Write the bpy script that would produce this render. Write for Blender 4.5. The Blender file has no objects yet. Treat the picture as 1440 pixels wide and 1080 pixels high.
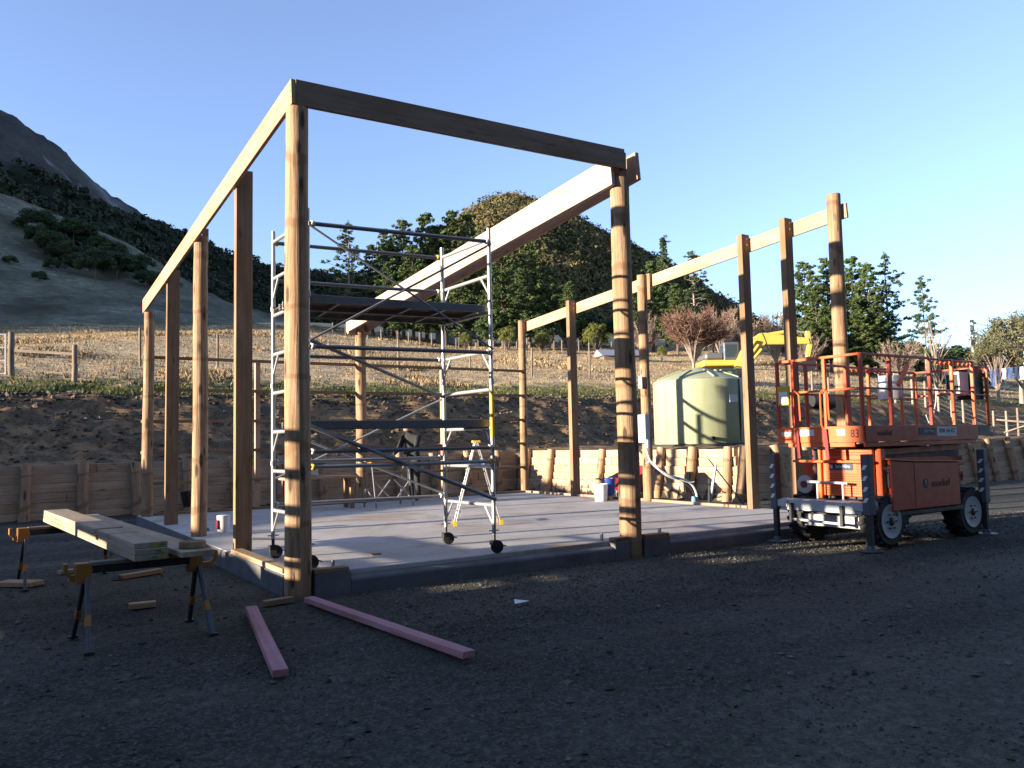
import bpy, bmesh, math, random
import numpy as np
from mathutils import Vector, Matrix, Euler
R = math.radians
SC = bpy.context.scene
COL = SC.collection
# ------------------------------------------------------------------ camera
CAM = Vector((-2.571, -7.972, 1.487)); YAW, PITCH, ROLL, FOC = R(33.074), R(4.084), R(1.165), 1145.5
fw = Vector((math.sin(YAW)*math.cos(PITCH), math.cos(YAW)*math.cos(PITCH), math.sin(PITCH)))
rt0 = Vector((math.cos(YAW), -math.sin(YAW), 0)); up0 = rt0.cross(fw)
rt = rt0*math.cos(ROLL) - up0*math.sin(ROLL); up = up0*math.cos(ROLL) + rt0*math.sin(ROLL)
cd = bpy.data.cameras.new('camera'); cam = bpy.data.objects.new('camera', cd); COL.objects.link(cam)
cd.sensor_width = 36; cd.lens = 36*FOC/1440; cd.clip_start = 0.05; cd.clip_end = 4000
cam.matrix_world = Matrix((( rt.x, up.x, -fw.x, CAM.x), (rt.y, up.y, -fw.y, CAM.y), (rt.z, up.z, -fw.z, CAM.z), (0, 0, 0, 1)))
SC.camera = cam
# ------------------------------------------------------------------ light
SUN_EL, SUN_A = R(8.2), R(8.0)          # the sun stands low over -X, turned a little to +Y
sdir = Vector((-math.cos(SUN_A)*math.cos(SUN_EL), math.sin(SUN_A)*math.cos(SUN_EL), math.sin(SUN_EL)))
W = bpy.data.worlds.new('World'); SC.world = W; W.use_nodes = True
nt = W.node_tree; nt.nodes.clear()
sky = nt.nodes.new('ShaderNodeTexSky'); sky.sky_type = 'NISHITA'; sky.sun_disc = False
sky.sun_elevation = SUN_EL; sky.sun_rotation = math.atan2(sdir.x, sdir.y)
sky.altitude = 100; sky.air_density = 1.0; sky.dust_density = 0.08; sky.ozone_density = 4.5
bg = nt.nodes.new('ShaderNodeBackground'); bg.inputs['Strength'].default_value = 0.12
wo = nt.nodes.new('ShaderNodeOutputWorld')
tint = nt.nodes.new('ShaderNodeMix'); tint.data_type = 'RGBA'; tint.blend_type = 'MULTIPLY'; tint.inputs[0].default_value = 1.0; tint.inputs[7].default_value = (1.05, .955, 1.05, 1)
nt.links.new(sky.outputs[0], tint.inputs[6]); hs_ = nt.nodes.new('ShaderNodeHueSaturation'); hs_.inputs['Saturation'].default_value = .80; nt.links.new(tint.outputs[2], hs_.inputs['Color']); nt.links.new(hs_.outputs[0], bg.inputs[0]); nt.links.new(bg.outputs[0], wo.inputs[0])
sl = bpy.data.lights.new('sun', 'SUN'); sl.energy = 5.0; sl.angle = R(0.55); sl.color = (1.0, 0.86, 0.70)
so = bpy.data.objects.new('sun', sl); COL.objects.link(so)
so.rotation_euler = sdir.to_track_quat('Z', 'Y').to_euler(); so.location = sdir*60
SC.view_settings.view_transform = 'Standard'; SC.view_settings.look = 'None'
SC.view_settings.exposure = 1.9; SC.view_settings.gamma = 1.0; SC.view_settings.use_curve_mapping = False
# ------------------------------------------------------------------ helpers
FH = Vector((math.sin(YAW), math.cos(YAW), 0)); RH = Vector((math.cos(YAW), -math.sin(YAW), 0))
def uv2w(u, v, z=0.0): p = CAM + FH*v + RH*u; return Vector((p.x, p.y, z))
def ray(px, py): return (fw*FOC + rt*(px-720) + up*(540-py)).normalized()
def at_v(px, py, v):
    d = ray(px, py); return CAM + d*(v/d.dot(FH))
rng = np.random.default_rng(7)
def vnoise(x, y, seed=0):
    x = np.asarray(x, float); y = np.asarray(y, float)
    xi = np.floor(x).astype(np.int64); yi = np.floor(y).astype(np.int64); fx = x-xi; fy = y-yi
    def h(a, b):
        n = (a*374761393 + b*668265263 + seed*974711) & 0x7fffffff
        n = ((n ^ (n >> 13))*1274126177) & 0x7fffffff
        return ((n ^ (n >> 16)) & 0xffff)/65535.0
    fx = fx*fx*(3-2*fx); fy = fy*fy*(3-2*fy)
    return (h(xi, yi)*(1-fx)+h(xi+1, yi)*fx)*(1-fy) + (h(xi, yi+1)*(1-fx)+h(xi+1, yi+1)*fx)*fy
def fbm(x, y, oct=4, seed=0):
    s = 0; a = 1; t = 0
    for i in range(oct):
        s = s + a*vnoise(x*2**i, y*2**i, seed+i*17); t += a; a *= .5
    return s/t - .5
def sstep(a, b, x):
    t = np.clip((np.asarray(x, float)-a)/(b-a), 0, 1); return t*t*(3-2*t)
class MB:
    def __init__(s): s.v = []; s.f = []
    def add(s, v, f):
        n = len(s.v); s.v += [tuple(p) for p in v]; s.f += [tuple(i+n for i in q) for q in f]; return s
    def box(s, c, d, rot=None):
        x, y, z = d[0]/2, d[1]/2, d[2]/2
        vs = [Vector(p) for p in ((-x,-y,-z),(x,-y,-z),(x,y,-z),(-x,y,-z),(-x,-y,z),(x,-y,z),(x,y,z),(-x,y,z))]
        if rot is not None:
            m = Euler(rot).to_matrix() if not isinstance(rot, Matrix) else rot
            vs = [m @ p for p in vs]
        return s.add([p+Vector(c) for p in vs], [(0,3,2,1),(4,5,6,7),(0,1,5,4),(1,2,6,5),(2,3,7,6),(3,0,4,7)])
    def b2(s, a, b):
        return s.box(((a[0]+b[0])/2,(a[1]+b[1])/2,(a[2]+b[2])/2), (abs(b[0]-a[0]),abs(b[1]-a[1]),abs(b[2]-a[2])))
    def bar(s, p0, p1, w, h, upv=(0,0,1)):
        p0, p1 = Vector(p0), Vector(p1); d = (p1-p0).normalized(); a = Vector(upv)
        if abs(d.dot(a)) > .98: a = Vector((1,0,0))
        y = a.cross(d).normalized(); z = d.cross(y)
        vs = [p + y*(i*w/2) + z*(j*h/2) for p in (p0, p1) for i, j in ((-1,-1),(1,-1),(1,1),(-1,1))]
        return s.add(vs, [(0,3,2,1),(4,5,6,7),(0,1,5,4),(1,2,6,5),(2,3,7,6),(3,0,4,7)])
    def cyl(s, p0, p1, r0, r1=None, n=10, caps=True):
        r1 = r0 if r1 is None else r1
        return s.tube([p0, p1], [r0, r1], n, caps)
    def tube(s, pts, r, n=8, caps=True):
        pts = [Vector(p) for p in pts]; k = len(pts)
        rs = r if isinstance(r, (list, tuple)) else [r]*k
        t0 = (pts[1]-pts[0]).normalized(); a = Vector((0,0,1)) if abs(t0.z) < .9 else Vector((1,0,0))
        y = a.cross(t0).normalized(); vs = []
        for i, p in enumerate(pts):
            t = (pts[min(i+1,k-1)]-pts[max(i-1,0)]).normalized()
            y = (y - t*y.dot(t)).normalized(); z = t.cross(y)
            vs += [p + (y*math.cos(2*math.pi*j/n) + z*math.sin(2*math.pi*j/n))*rs[i] for j in range(n)]
        fs = [(i*n+j, i*n+(j+1)%n, (i+1)*n+(j+1)%n, (i+1)*n+j) for i in range(k-1) for j in range(n)]
        if caps: fs += [tuple(range(n-1,-1,-1)), tuple(range((k-1)*n, k*n))]
        return s.add(vs, fs)
    def lathe(s, c, prof, n=24, axis=None):
        c = Vector(c); q = Vector(axis).to_track_quat('Z','Y').to_matrix() if axis else Matrix.Identity(3)
        vs = [c + q @ Vector((r*math.cos(2*math.pi*j/n), r*math.sin(2*math.pi*j/n), z)) for r, z in prof for j in range(n)]
        k = len(prof)
        fs = [(i*n+j, i*n+(j+1)%n, (i+1)*n+(j+1)%n, (i+1)*n+j) for i in range(k-1) for j in range(n)]
        fs += [tuple(range(n-1,-1,-1)), tuple(range((k-1)*n, k*n))]
        return s.add(vs, fs)
    def prism(s, poly, o, ax, ay, ext):
        o, ax, ay, ext = Vector(o), Vector(ax), Vector(ay), Vector(ext); n = len(poly)
        a = [o+ax*p[0]+ay*p[1] for p in poly]; b = [p+ext for p in a]
        return s.add(a+b, [tuple(range(n-1,-1,-1)), tuple(range(n,2*n))]+[(i,(i+1)%n,n+(i+1)%n,n+i) for i in range(n)])
    def mesh(s, name, smooth=False, bevel=0.0, fix=True):
        me = bpy.data.meshes.new(name); me.from_pydata(s.v, [], s.f)
        if fix or bevel:
            bm = bmesh.new(); bm.from_mesh(me)
            bmesh.ops.recalc_face_normals(bm, faces=bm.faces)
            if bevel: bmesh.ops.bevel(bm, geom=[e for e in bm.edges if e.calc_face_angle(0) > .6], offset=bevel, segments=1, affect='EDGES', clamp_overlap=True)
            bm.to_mesh(me); bm.free()
        if smooth:
            me.polygons.foreach_set('use_smooth', [True]*len(me.polygons))
            try: me.set_sharp_from_angle(angle=R(40))
            except Exception: pass
        return me
    def build(s, name, mat, parent=None, smooth=False, bevel=0.0, M=None):
        return mk(name, s.mesh(name, smooth, bevel), mat, parent, M)
WM = {}
def mk(name, me, mat, parent=None, M=None):
    """link a mesh as one object; M is its matrix in its parent's space"""
    o = bpy.data.objects.new(name, me); COL.objects.link(o)
    if mat is not None and not me.materials: me.materials.append(mat)
    if parent is not None: o.parent = parent
    if M is not None: o.matrix_basis = M
    return o
def tag(o, label, cat, group=None):
    o['label'] = label; o['category'] = cat
    if group: o['group'] = group
    return o
def thing(name, label, cat, loc=(0,0,0), rz=0.0, group=None):
    o = bpy.data.objects.new(name, None); COL.objects.link(o); o.empty_display_size = .2
    o.location = loc; o.rotation_euler = (0, 0, rz); return tag(o, label, cat, group)
def struct(o): o['kind'] = 'structure'; return o
def stuff(o): o['kind'] = 'stuff'; return o
def copy_tree(o, parent=None):
    c = o.copy(); COL.objects.link(c); c.parent = parent
    for ch in list(o.children): copy_tree(ch, c)
    return c
def npmesh(name, V, F, smooth=False):
    """V (n,3), F (m,3|4) numpy arrays"""
    me = bpy.data.meshes.new(name); V = np.asarray(V, np.float32); F = np.asarray(F, np.int32)
    m, k = F.shape
    me.vertices.add(len(V)); me.vertices.foreach_set('co', V.ravel())
    me.loops.add(m*k); me.loops.foreach_set('vertex_index', F.ravel())
    me.polygons.add(m); me.polygons.foreach_set('loop_start', np.arange(0, m*k, k, dtype=np.int32))
    me.polygons.foreach_set('use_smooth', np.full(m, smooth))
    me.update(calc_edges=True); me.validate(); return me
def fattr(me, name, arr):
    a = me.attributes.new(name, 'FLOAT', 'POINT'); a.data.foreach_set('value', np.asarray(arr, np.float32).ravel())
# member: a mesh whose long axis is local X, so the grain runs along it
def axisM(p0, p1, upv=(0,0,1)):
    p0, p1 = Vector(p0), Vector(p1); x = (p1-p0).normalized(); a = Vector(upv)
    if abs(x.dot(a)) > .98: a = Vector((0,1,0))
    y = a.cross(x).normalized(); z = x.cross(y)
    return Matrix(((x.x,y.x,z.x,p0.x),(x.y,y.y,z.y,p0.y),(x.z,y.z,z.z,p0.z),(0,0,0,1))), (p1-p0).length
_mc = {}
def member(name, p0, p1, w, h, mat, parent=None, upv=(0,0,1), bevel=.004, off=(0,0,0)):
    M, L = axisM(Vector(p0)-Vector(off), Vector(p1)-Vector(off), upv); key = (round(L,3), w, h, mat.name, bevel)
    if key not in _mc:
        _mc[key] = MB().box((L/2,0,0), (L,w,h)).mesh(name, bevel=bevel)
    return mk(name, _mc[key], mat, parent, M)
def pole(name, p0, p1, r0, r1, mat, parent=None, seed=0, off=(0,0,0), n=20, rough=.012):
    M, L = axisM(Vector(p0)-Vector(off), Vector(p1)-Vector(off)); k = max(4, int(L/.22)); mb = MB(); vs = []
    rg = random.Random(seed); ph = [rg.uniform(0, 6.28) for _ in range(4)]
    for i in range(k+1):
        t = i/k; r = r0+(r1-r0)*t
        for j in range(n):
            a = 2*math.pi*j/n
            rr = r*(1+rough*math.sin(2*a+ph[0]+t*5)+rough*math.sin(3*a+ph[1]-t*9)+rough*.8*math.sin(t*23+ph[2]))
            vs.append((L*t, rr*math.cos(a)+.012*math.sin(t*4+ph[3])*(1-abs(2*t-1)), rr*math.sin(a)))
    fs = [(i*n+j, i*n+(j+1)%n, (i+1)*n+(j+1)%n, (i+1)*n+j) for i in range(k) for j in range(n)]
    fs += [tuple(range(n-1,-1,-1)), tuple(range(k*n,(k+1)*n))]
    mb.add(vs, fs); return mk(name, mb.mesh(name, smooth=True), mat, parent, M)
def text_mesh(s, size, M, mat, name, parent, ext=.001, sx=1.0):
    c = bpy.data.curves.new(name, 'FONT'); c.body = s; c.size = size; c.align_x = 'CENTER'; c.align_y = 'CENTER'; c.extrude = ext; c.resolution_u = 3
    o = bpy.data.objects.new(name, c); COL.objects.link(o)
    me = bpy.data.meshes.new_from_object(o); bpy.data.objects.remove(o); bpy.data.curves.remove(c)
    me.name = name; me.materials.clear()
    return mk(name, me, mat, parent, M @ Matrix.Diagonal((sx,1,1,1)))
# ------------------------------------------------------------------ materials
MATS = {}
class NT:
    def __init__(s, name):
        s.m = bpy.data.materials.new(name); s.m.use_nodes = True; s.t = s.m.node_tree; s.b = s.t.nodes['Principled BSDF']; MATS[name] = s.m
    def n(s, typ, **kw):
        o = s.t.nodes.new(typ)
        for k, v in kw.items():
            if k.startswith('i_'): 
                key = k[2:]; o.inputs[int(key) if key.isdigit() else key.replace('_',' ')].default_value = v
            else: setattr(o, k, v)
        return o
    def l(s, a, b): s.t.links.new(a, b)
    def coord(s, scale=(1,1,1), kind='Object', rot=(0,0,0)):
        tc = s.n('ShaderNodeTexCoord'); mp = s.n('ShaderNodeMapping'); mp.inputs['Scale'].default_value = scale; mp.inputs['Rotation'].default_value = rot
        s.l(tc.outputs[kind], mp.inputs['Vector']); return mp.outputs[0]
    def noise(s, vec, scale, detail=4, rough=.55, dist=0):
        o = s.n('ShaderNodeTexNoise'); o.inputs['Scale'].default_value = scale; o.inputs['Detail'].default_value = detail; o.inputs['Roughness'].default_value = rough; o.inputs['Distortion'].default_value = dist
        if vec is not None: s.l(vec, o.inputs['Vector'])
        return o.outputs['Fac']
    def vor(s, vec, scale, feature='F1', out='Distance'):
        o = s.n('ShaderNodeTexVoronoi'); o.feature = feature; o.inputs['Scale'].default_value = scale
        if vec is not None: s.l(vec, o.inputs['Vector'])
        return o.outputs[out]
    def ramp(s, fac, stops):
        o = s.n('ShaderNodeValToRGB'); e = o.color_ramp.elements
        while len(e) < len(stops): e.new(.5)
        for k, (p, c) in enumerate(stops):
            e[k].position = p; e[k].color = c if len(c) == 4 else (*c, 1)
        s.l(fac, o.inputs[0]); return o.outputs[0]
    def mix(s, fac, a, b, mode='MIX'):
        o = s.n('ShaderNodeMix'); o.data_type = 'RGBA'; o.blend_type = mode
        for sock, val in ((o.inputs[0], fac), (o.inputs[6], a), (o.inputs[7], b)):
            if hasattr(val, 'is_linked') or isinstance(val, bpy.types.NodeSocket): s.l(val, sock)
            elif isinstance(val, (int, float)): sock.default_value = val
            else: sock.default_value = (*val, 1) if len(val) == 3 else val
        return o.outputs[2]
    def math(s, op, a, b=0.0):
        o = s.n('ShaderNodeMath'); o.operation = op
        for sock, val in ((o.inputs[0], a), (o.inputs[1], b)):
            if isinstance(val, bpy.types.NodeSocket): s.l(val, sock)
            else: sock.default_value = val
        return o.outputs[0]
    def attr(s, name):
        o = s.n('ShaderNodeAttribute'); o.attribute_name = name; return o.outputs['Fac']
    def rnd(s): return s.n('ShaderNodeObjectInfo').outputs['Random']
    def bump(s, h, strength=.3, dist=.01):
        o = s.n('ShaderNodeBump'); o.inputs['Strength'].default_value = strength; o.inputs['Distance'].default_value = dist
        s.l(h, o.inputs['Height']); s.l(o.outputs[0], s.b.inputs['Normal'])
    def base(s, c): 
        if isinstance(c, bpy.types.NodeSocket): s.l(c, s.b.inputs['Base Color'])
        else: s.b.inputs['Base Color'].default_value = (*c, 1)
    def set(s, rough=.6, metal=0.0, spec=.4):
        s.b.inputs['Roughness'].default_value = rough; s.b.inputs['Metallic'].default_value = metal; s.b.inputs['Specular IOR Level'].default_value = spec
def wood(name, dark, light, knots=.6, var=.25, rough=.75, sc=1.0, knotcol=None, bark=False):
    dark = tuple(a*b for a, b in zip(dark, (.70,.69,.70))); light = tuple(a*b for a, b in zip(light, (.70,.69,.70)))
    t = NT(name); v = t.coord((.55*sc, 11*sc, 11*sc)); r = t.rnd()
    off = t.n('ShaderNodeVectorMath'); off.operation = 'ADD'; cmb = t.n('ShaderNodeCombineXYZ')
    for i in range(3): t.l(t.math('MULTIPLY', r, 37.0+i*11), cmb.inputs[i])
    t.l(v, off.inputs[0]); t.l(cmb.outputs[0], off.inputs[1]); v2 = off.outputs[0]
    g = t.noise(v2, 2.2, 7, .62, .4)
    c = t.ramp(g, [(.28, dark), (.62, light)])
    big = t.noise(t.coord((1.2,3,3)), 1.3, 3)
    c = t.mix(t.ramp(big, [(.35,(0,0,0)),(.7,(1,1,1))]), c, t.mix(1.0, c, (.82,.74,.62), 'MULTIPLY'))
    kv = t.n('ShaderNodeVectorMath'); kv.operation = 'ADD'; t.l(t.coord((1.7,6.5,6.5)), kv.inputs[0]); t.l(cmb.outputs[0], kv.inputs[1])
    kd = t.noise(kv.outputs[0], 9, 2); k = t.vor(kv.outputs[0], 1.15)
    km = t.ramp(t.math('ADD', k, t.math('MULTIPLY', kd, .10)), [(.20 if bark else .13, (1,1,1)), (.30 if bark else .23, (0,0,0))])
    c = t.mix(t.math('MULTIPLY', km, knots), c, knotcol or tuple(x*(.30 if bark else .35) for x in dark))
    if bark:
        cr = t.noise(t.coord((.9,26,26)), 1.6, 5, .7, .3); c = t.mix(t.math('MULTIPLY', t.ramp(cr, [(.58,(0,0,0)),(.65,(1,1,1))]), .75), c, (.10,.055,.03))
        pt = t.noise(t.coord((2.2,4,4)), 1.7, 5, .7); c = t.mix(t.math('MULTIPLY', t.ramp(pt, [(.54,(0,0,0)),(.62,(1,1,1))]), .45), c, (.20,.115,.055))
        wh = t.n('ShaderNodeTexWave'); wh.wave_type = 'BANDS'; wh.bands_direction = 'X'; wh.inputs['Scale'].default_value = .42; wh.inputs['Distortion'].default_value = 3.5; wh.inputs['Detail'].default_value = 3; wh.inputs['Detail Scale'].default_value = 2.5
        t.l(off.outputs[0] if False else t.coord((1,1,1)), wh.inputs['Vector']); c = t.mix(t.math('MULTIPLY', t.ramp(wh.outputs['Fac'], [(.955,(0,0,0)),(.99,(1,1,1))]), .6), c, (.16,.085,.04))
    hv = t.n('ShaderNodeHueSaturation'); t.l(c, hv.inputs['Color']); t.l(t.math('ADD', t.math('MULTIPLY', r, var*2), 1-var), hv.inputs['Value'])
    t.base(hv.outputs[0]); t.set(rough, 0, .25); t.bump(t.math('SUBTRACT', g, t.math('MULTIPLY', cr, .8)) if bark else g, .8 if bark else .35, .012 if bark else .006); return t.m
def plain(name, col, rough=.5, metal=0.0, spec=.4, dirt=.25, dcol=None, sc=6.0, bump=.0):
    col = tuple(a*.82 for a in col); t = NT(name); v = t.coord(); n = t.noise(v, sc, 6, .65)
    c = t.mix(t.math('MULTIPLY', t.ramp(n, [(.42,(0,0,0)),(.72,(1,1,1))]), dirt), col, dcol or tuple(x*.45 for x in col))
    t.base(c); t.set(rough, metal, spec)
    t.l(t.ramp(n, [(.3,(rough*.8,)*3),(.8,(min(1,rough*1.35),)*3)]), t.b.inputs['Roughness'])
    if bump: t.bump(n, bump, .004)
    return t.m
M_pole = wood('round_pole_wood', (.27,.165,.09), (.55,.375,.225), 1.0, .12, bark=True)
M_post = wood('sawn_post_wood', (.25,.155,.085), (.39,.26,.155), .6, .10)
M_beam = wood('beam_wood', (.50,.31,.19), (.64,.43,.28), .55, .08)
M_fbeam = wood('shaded_beam_wood', (.26,.18,.12), (.40,.285,.195), .5, .05)  # beam wood darkened so the front beam carries its shade in the colour
M_lvl = wood('laminated_beam_wood', (.54,.42,.32), (.67,.54,.43), .35, .03)
M_wallb = wood('retaining_board_wood', (.46,.33,.205), (.66,.50,.335), .75, .13)
M_wallp = wood('retaining_post_wood', (.40,.255,.145), (.62,.43,.27), .95, .12, bark=True)
M_stock = wood('treated_timber', (.36,.285,.19), (.54,.44,.31), .4, .12)
M_pink = wood('pink_primed_timber', (.48,.22,.24), (.62,.34,.36), .35, .06, knotcol=(.3,.1,.1))
M_grey = wood('weathered_wood', (.16,.13,.10), (.30,.25,.20), .5, .2)
M_ply = wood('plywood_deck', (.09,.055,.03), (.17,.11,.06), .2, .1)
M_off = wood('offcut_wood', (.45,.29,.15), (.62,.44,.25), .4, .15)
M_conc = None
t = NT('concrete'); v = t.coord()
a = t.noise(v, 1.1, 6, .6); b_ = t.noise(v, 45, 3, .6); st = t.noise(t.coord((1.0,1,1)), .55, 5, .7, 1.2)
c = t.ramp(a, [(.3,(.33,.305,.265)),(.7,(.49,.455,.405))])
c = t.mix(t.ramp(st, [(.50,(0,0,0)),(.66,(1,1,1))]), c, (.30,.22,.155)); c = t.mix(t.math('MULTIPLY', t.ramp(b_, [(.45,(0,0,0)),(.7,(1,1,1))]), .35), c, (.26,.20,.15))
t.base(c); t.set(.85, 0, .25); t.bump(b_, .3, .004); M_conc = t.m
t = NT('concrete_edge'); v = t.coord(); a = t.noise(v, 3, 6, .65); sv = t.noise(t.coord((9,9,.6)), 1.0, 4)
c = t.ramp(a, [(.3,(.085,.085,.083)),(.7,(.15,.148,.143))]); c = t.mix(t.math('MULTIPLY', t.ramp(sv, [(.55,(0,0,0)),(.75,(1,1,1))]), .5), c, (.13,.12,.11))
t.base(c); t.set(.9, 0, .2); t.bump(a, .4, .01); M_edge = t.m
M_galv = plain('galvanised_tube', (.50,.50,.49), .42, .55, .5, .5, (.28,.27,.25), 9)
M_galvd = plain('dark_steel_tube', (.27,.27,.275), .5, .55, .5, .4, (.14,.125,.11), 9)
M_yel = plain('yellow_paint', (.62,.42,.03), .5, 0, .4, .35)
M_black = plain('black_rubber', (.018,.018,.019), .7, 0, .3, .5, (.07,.062,.052), 14)
M_org = plain('orange_paint', (.78,.135,.030), .42, 0, .45, .4, (.36,.08,.03), 7)
M_orgd = plain('dark_orange_frame', (.52,.060,.020), .45, 0, .4, .4, (.24,.04,.02), 8)
M_lgrey = plain('light_grey_paint', (.46,.47,.47), .5, 0, .4, .5, (.22,.20,.18), 6)
M_blueg = plain('blue_grey_paint', (.085,.095,.108), .5, 0, .4, .45, (.05,.05,.05), 8)
M_white = plain('white_plastic', (.78,.78,.76), .45, 0, .4, .25)
M_blue = plain('blue_plastic', (.025,.07,.32), .4)
M_red = plain('red_barrow_paint', (.22,.018,.02), .45)
M_teal = plain('teal_tool_plastic', (.01,.16,.18), .45)
M_dk = plain('dark_steel', (.04,.042,.045), .5, .3)
M_label = plain('white_label', (.75,.75,.74), .5, 0, .3, .2)
M_ink = plain('black_print', (.015,.015,.016), .5, 0, .3, .1)
M_navy = plain('navy_print', (.035,.05,.085), .5, 0, .3, .1)
M_ex = plain('yellow_machine_paint', (.66,.47,.08), .45, 0, .5, .3)
M_glass = plain('dark_glass', (.04,.06,.07), .1, 0, .6, .1)
M_box = plain('grey_box', (.55,.57,.58), .5)
M_cloth = plain('dark_work_clothes', (.028,.030,.028), .9, 0, .2, .5, (.05,.05,.04), 12)
M_skin = plain('skin', (.42,.24,.17), .6)
M_pipe = plain('pale_blue_pipe', (.16,.38,.55), .5)
M_offw = plain('white_cable', (.7,.7,.68), .5)
M_bolt = plain('zinc_nail_plate', (.55,.54,.52), .4, .6)
# water tank: moss green plastic, stained
t = NT('tank_green_plastic'); v = t.coord(); a = t.noise(v, 1.6, 5); vs_ = t.noise(t.coord((7,7,.5)), 1.0, 5, .6)
c = t.mix(t.ramp(a, [(.35,(0,0,0)),(.7,(1,1,1))]), (.30,.315,.195), (.25,.275,.16))
c = t.mix(t.math('MULTIPLY', t.ramp(vs_, [(.52,(0,0,0)),(.72,(1,1,1))]), .6), c, (.23,.225,.06)); t.base(c); t.set(.6, 0, .35); M_tank = t.m
# leaf materials
def leaf(name, c0, c1, c2, sc=.35, rough=.7):
    t = NT(name); v = t.coord(); a = t.noise(v, sc, 3, .6); g = t.n('ShaderNodeNewGeometry').outputs['Random Per Island']
    c = t.ramp(a, [(.32, c0), (.52, c1), (.72, c2)]); h = t.n('ShaderNodeHueSaturation'); t.l(c, h.inputs['Color'])
    t.l(t.math('ADD', t.math('MULTIPLY', g, .7), .65), h.inputs['Value']); t.base(h.outputs[0]); t.set(rough, 0, .2); return t.m
M_pine = leaf('pine_needles', (.030,.050,.016), (.055,.085,.022), (.085,.105,.03))
M_pine2 = leaf('dark_pine_needles', (.022,.04,.018), (.038,.062,.024), (.06,.08,.03))
M_bush = leaf('hill_bush_leaves', (.045,.050,.018), (.088,.076,.029), (.145,.108,.044), .05)
M_dbush = leaf('dark_bush_leaves', (.018,.028,.016), (.028,.038,.02), (.045,.05,.026), .06)
M_ygrn = leaf('yellow_green_leaves', (.06,.075,.016), (.11,.12,.025), (.16,.15,.04), .5)
M_redl = leaf('russet_twigs', (.10,.055,.04), (.155,.083,.058), (.20,.115,.08), .5)
M_twig = leaf('bare_twigs', (.15,.105,.08), (.22,.16,.12), (.28,.21,.16), .5)
M_euc = leaf('gum_leaves', (.06,.065,.03), (.105,.10,.05), (.16,.135,.075), .4)
M_bark = wood('tree_bark', (.10,.075,.055), (.20,.155,.12), .2, .2)
M_barkp = wood('pale_bark', (.26,.21,.17), (.42,.36,.30), .2, .2)
M_tuss = leaf('dry_tussock_grass', (.20,.14,.075), (.31,.225,.125), (.42,.33,.205), .25)
M_green = leaf('short_green_grass', (.07,.085,.02), (.11,.12,.032), (.19,.17,.065), .4)
# gravel pad + soil bank + pasture, by distance behind the wall
t = NT('ground_surface'); v = t.coord()
n1 = t.noise(v, .30, 6, .62); n2 = t.noise(v, 14, 7, .72); n3 = t.vor(v, 55); n3b = t.vor(v, 55, 'F1', 'Color'); n4 = t.noise(v, 2.2, 5, .6, .6)
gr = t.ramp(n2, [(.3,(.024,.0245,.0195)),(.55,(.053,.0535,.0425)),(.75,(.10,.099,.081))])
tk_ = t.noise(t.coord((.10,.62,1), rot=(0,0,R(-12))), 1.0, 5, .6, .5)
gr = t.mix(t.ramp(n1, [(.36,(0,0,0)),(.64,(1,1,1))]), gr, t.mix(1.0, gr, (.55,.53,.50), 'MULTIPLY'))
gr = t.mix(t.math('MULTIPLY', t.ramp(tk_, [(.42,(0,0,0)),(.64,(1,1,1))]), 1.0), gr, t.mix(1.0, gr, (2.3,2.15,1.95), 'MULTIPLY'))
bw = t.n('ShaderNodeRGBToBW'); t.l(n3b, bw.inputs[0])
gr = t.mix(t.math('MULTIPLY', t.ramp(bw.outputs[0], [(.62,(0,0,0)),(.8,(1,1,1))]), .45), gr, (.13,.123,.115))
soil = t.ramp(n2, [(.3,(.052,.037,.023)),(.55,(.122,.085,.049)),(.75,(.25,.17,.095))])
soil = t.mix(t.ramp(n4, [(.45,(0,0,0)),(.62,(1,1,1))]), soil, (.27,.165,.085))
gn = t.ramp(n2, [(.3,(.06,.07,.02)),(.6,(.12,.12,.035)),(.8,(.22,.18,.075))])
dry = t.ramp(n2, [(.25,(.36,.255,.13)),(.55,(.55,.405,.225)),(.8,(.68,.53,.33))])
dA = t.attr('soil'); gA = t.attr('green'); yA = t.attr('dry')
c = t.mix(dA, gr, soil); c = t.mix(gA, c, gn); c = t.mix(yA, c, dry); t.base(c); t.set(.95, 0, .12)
h = t.math('ADD', t.math('MULTIPLY', n2, .8), t.math('MULTIPLY', n3, -.6)); t.bump(h, .7, .018); M_ground = t.m
M_stone = leaf('loose_stones', (.045,.039,.031), (.085,.075,.061), (.16,.144,.12), 3.0, .9)
M_rubble = leaf('bank_rubble', (.055,.038,.025), (.10,.072,.05), (.19,.155,.13), 1.0, .9)
# hills
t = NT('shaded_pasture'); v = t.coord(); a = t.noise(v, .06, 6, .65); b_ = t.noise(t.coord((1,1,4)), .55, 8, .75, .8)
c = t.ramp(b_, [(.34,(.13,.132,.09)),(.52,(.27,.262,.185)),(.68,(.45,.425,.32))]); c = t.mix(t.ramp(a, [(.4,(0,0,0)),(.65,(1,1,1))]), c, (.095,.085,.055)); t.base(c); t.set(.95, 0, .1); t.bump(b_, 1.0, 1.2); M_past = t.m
t = NT('mountain_face'); v = t.coord(); a = t.noise(v, .012, 7, .65); b_ = t.noise(v, .09, 6, .7); bu = t.attr('bush'); scr = t.attr('scree')
c = t.ramp(a, [(.3,(.036,.037,.038)),(.5,(.060,.060,.056)),(.7,(.10,.096,.082))]); c = t.mix(t.ramp(b_, [(.5,(0,0,0)),(.75,(1,1,1))]), c, (.05,.045,.036))
sc_ = t.math('MULTIPLY', scr, t.ramp(b_, [(.35,(0,0,0)),(.55,(1,1,1))])); c = t.mix(sc_, c, (.20,.205,.215))
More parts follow.
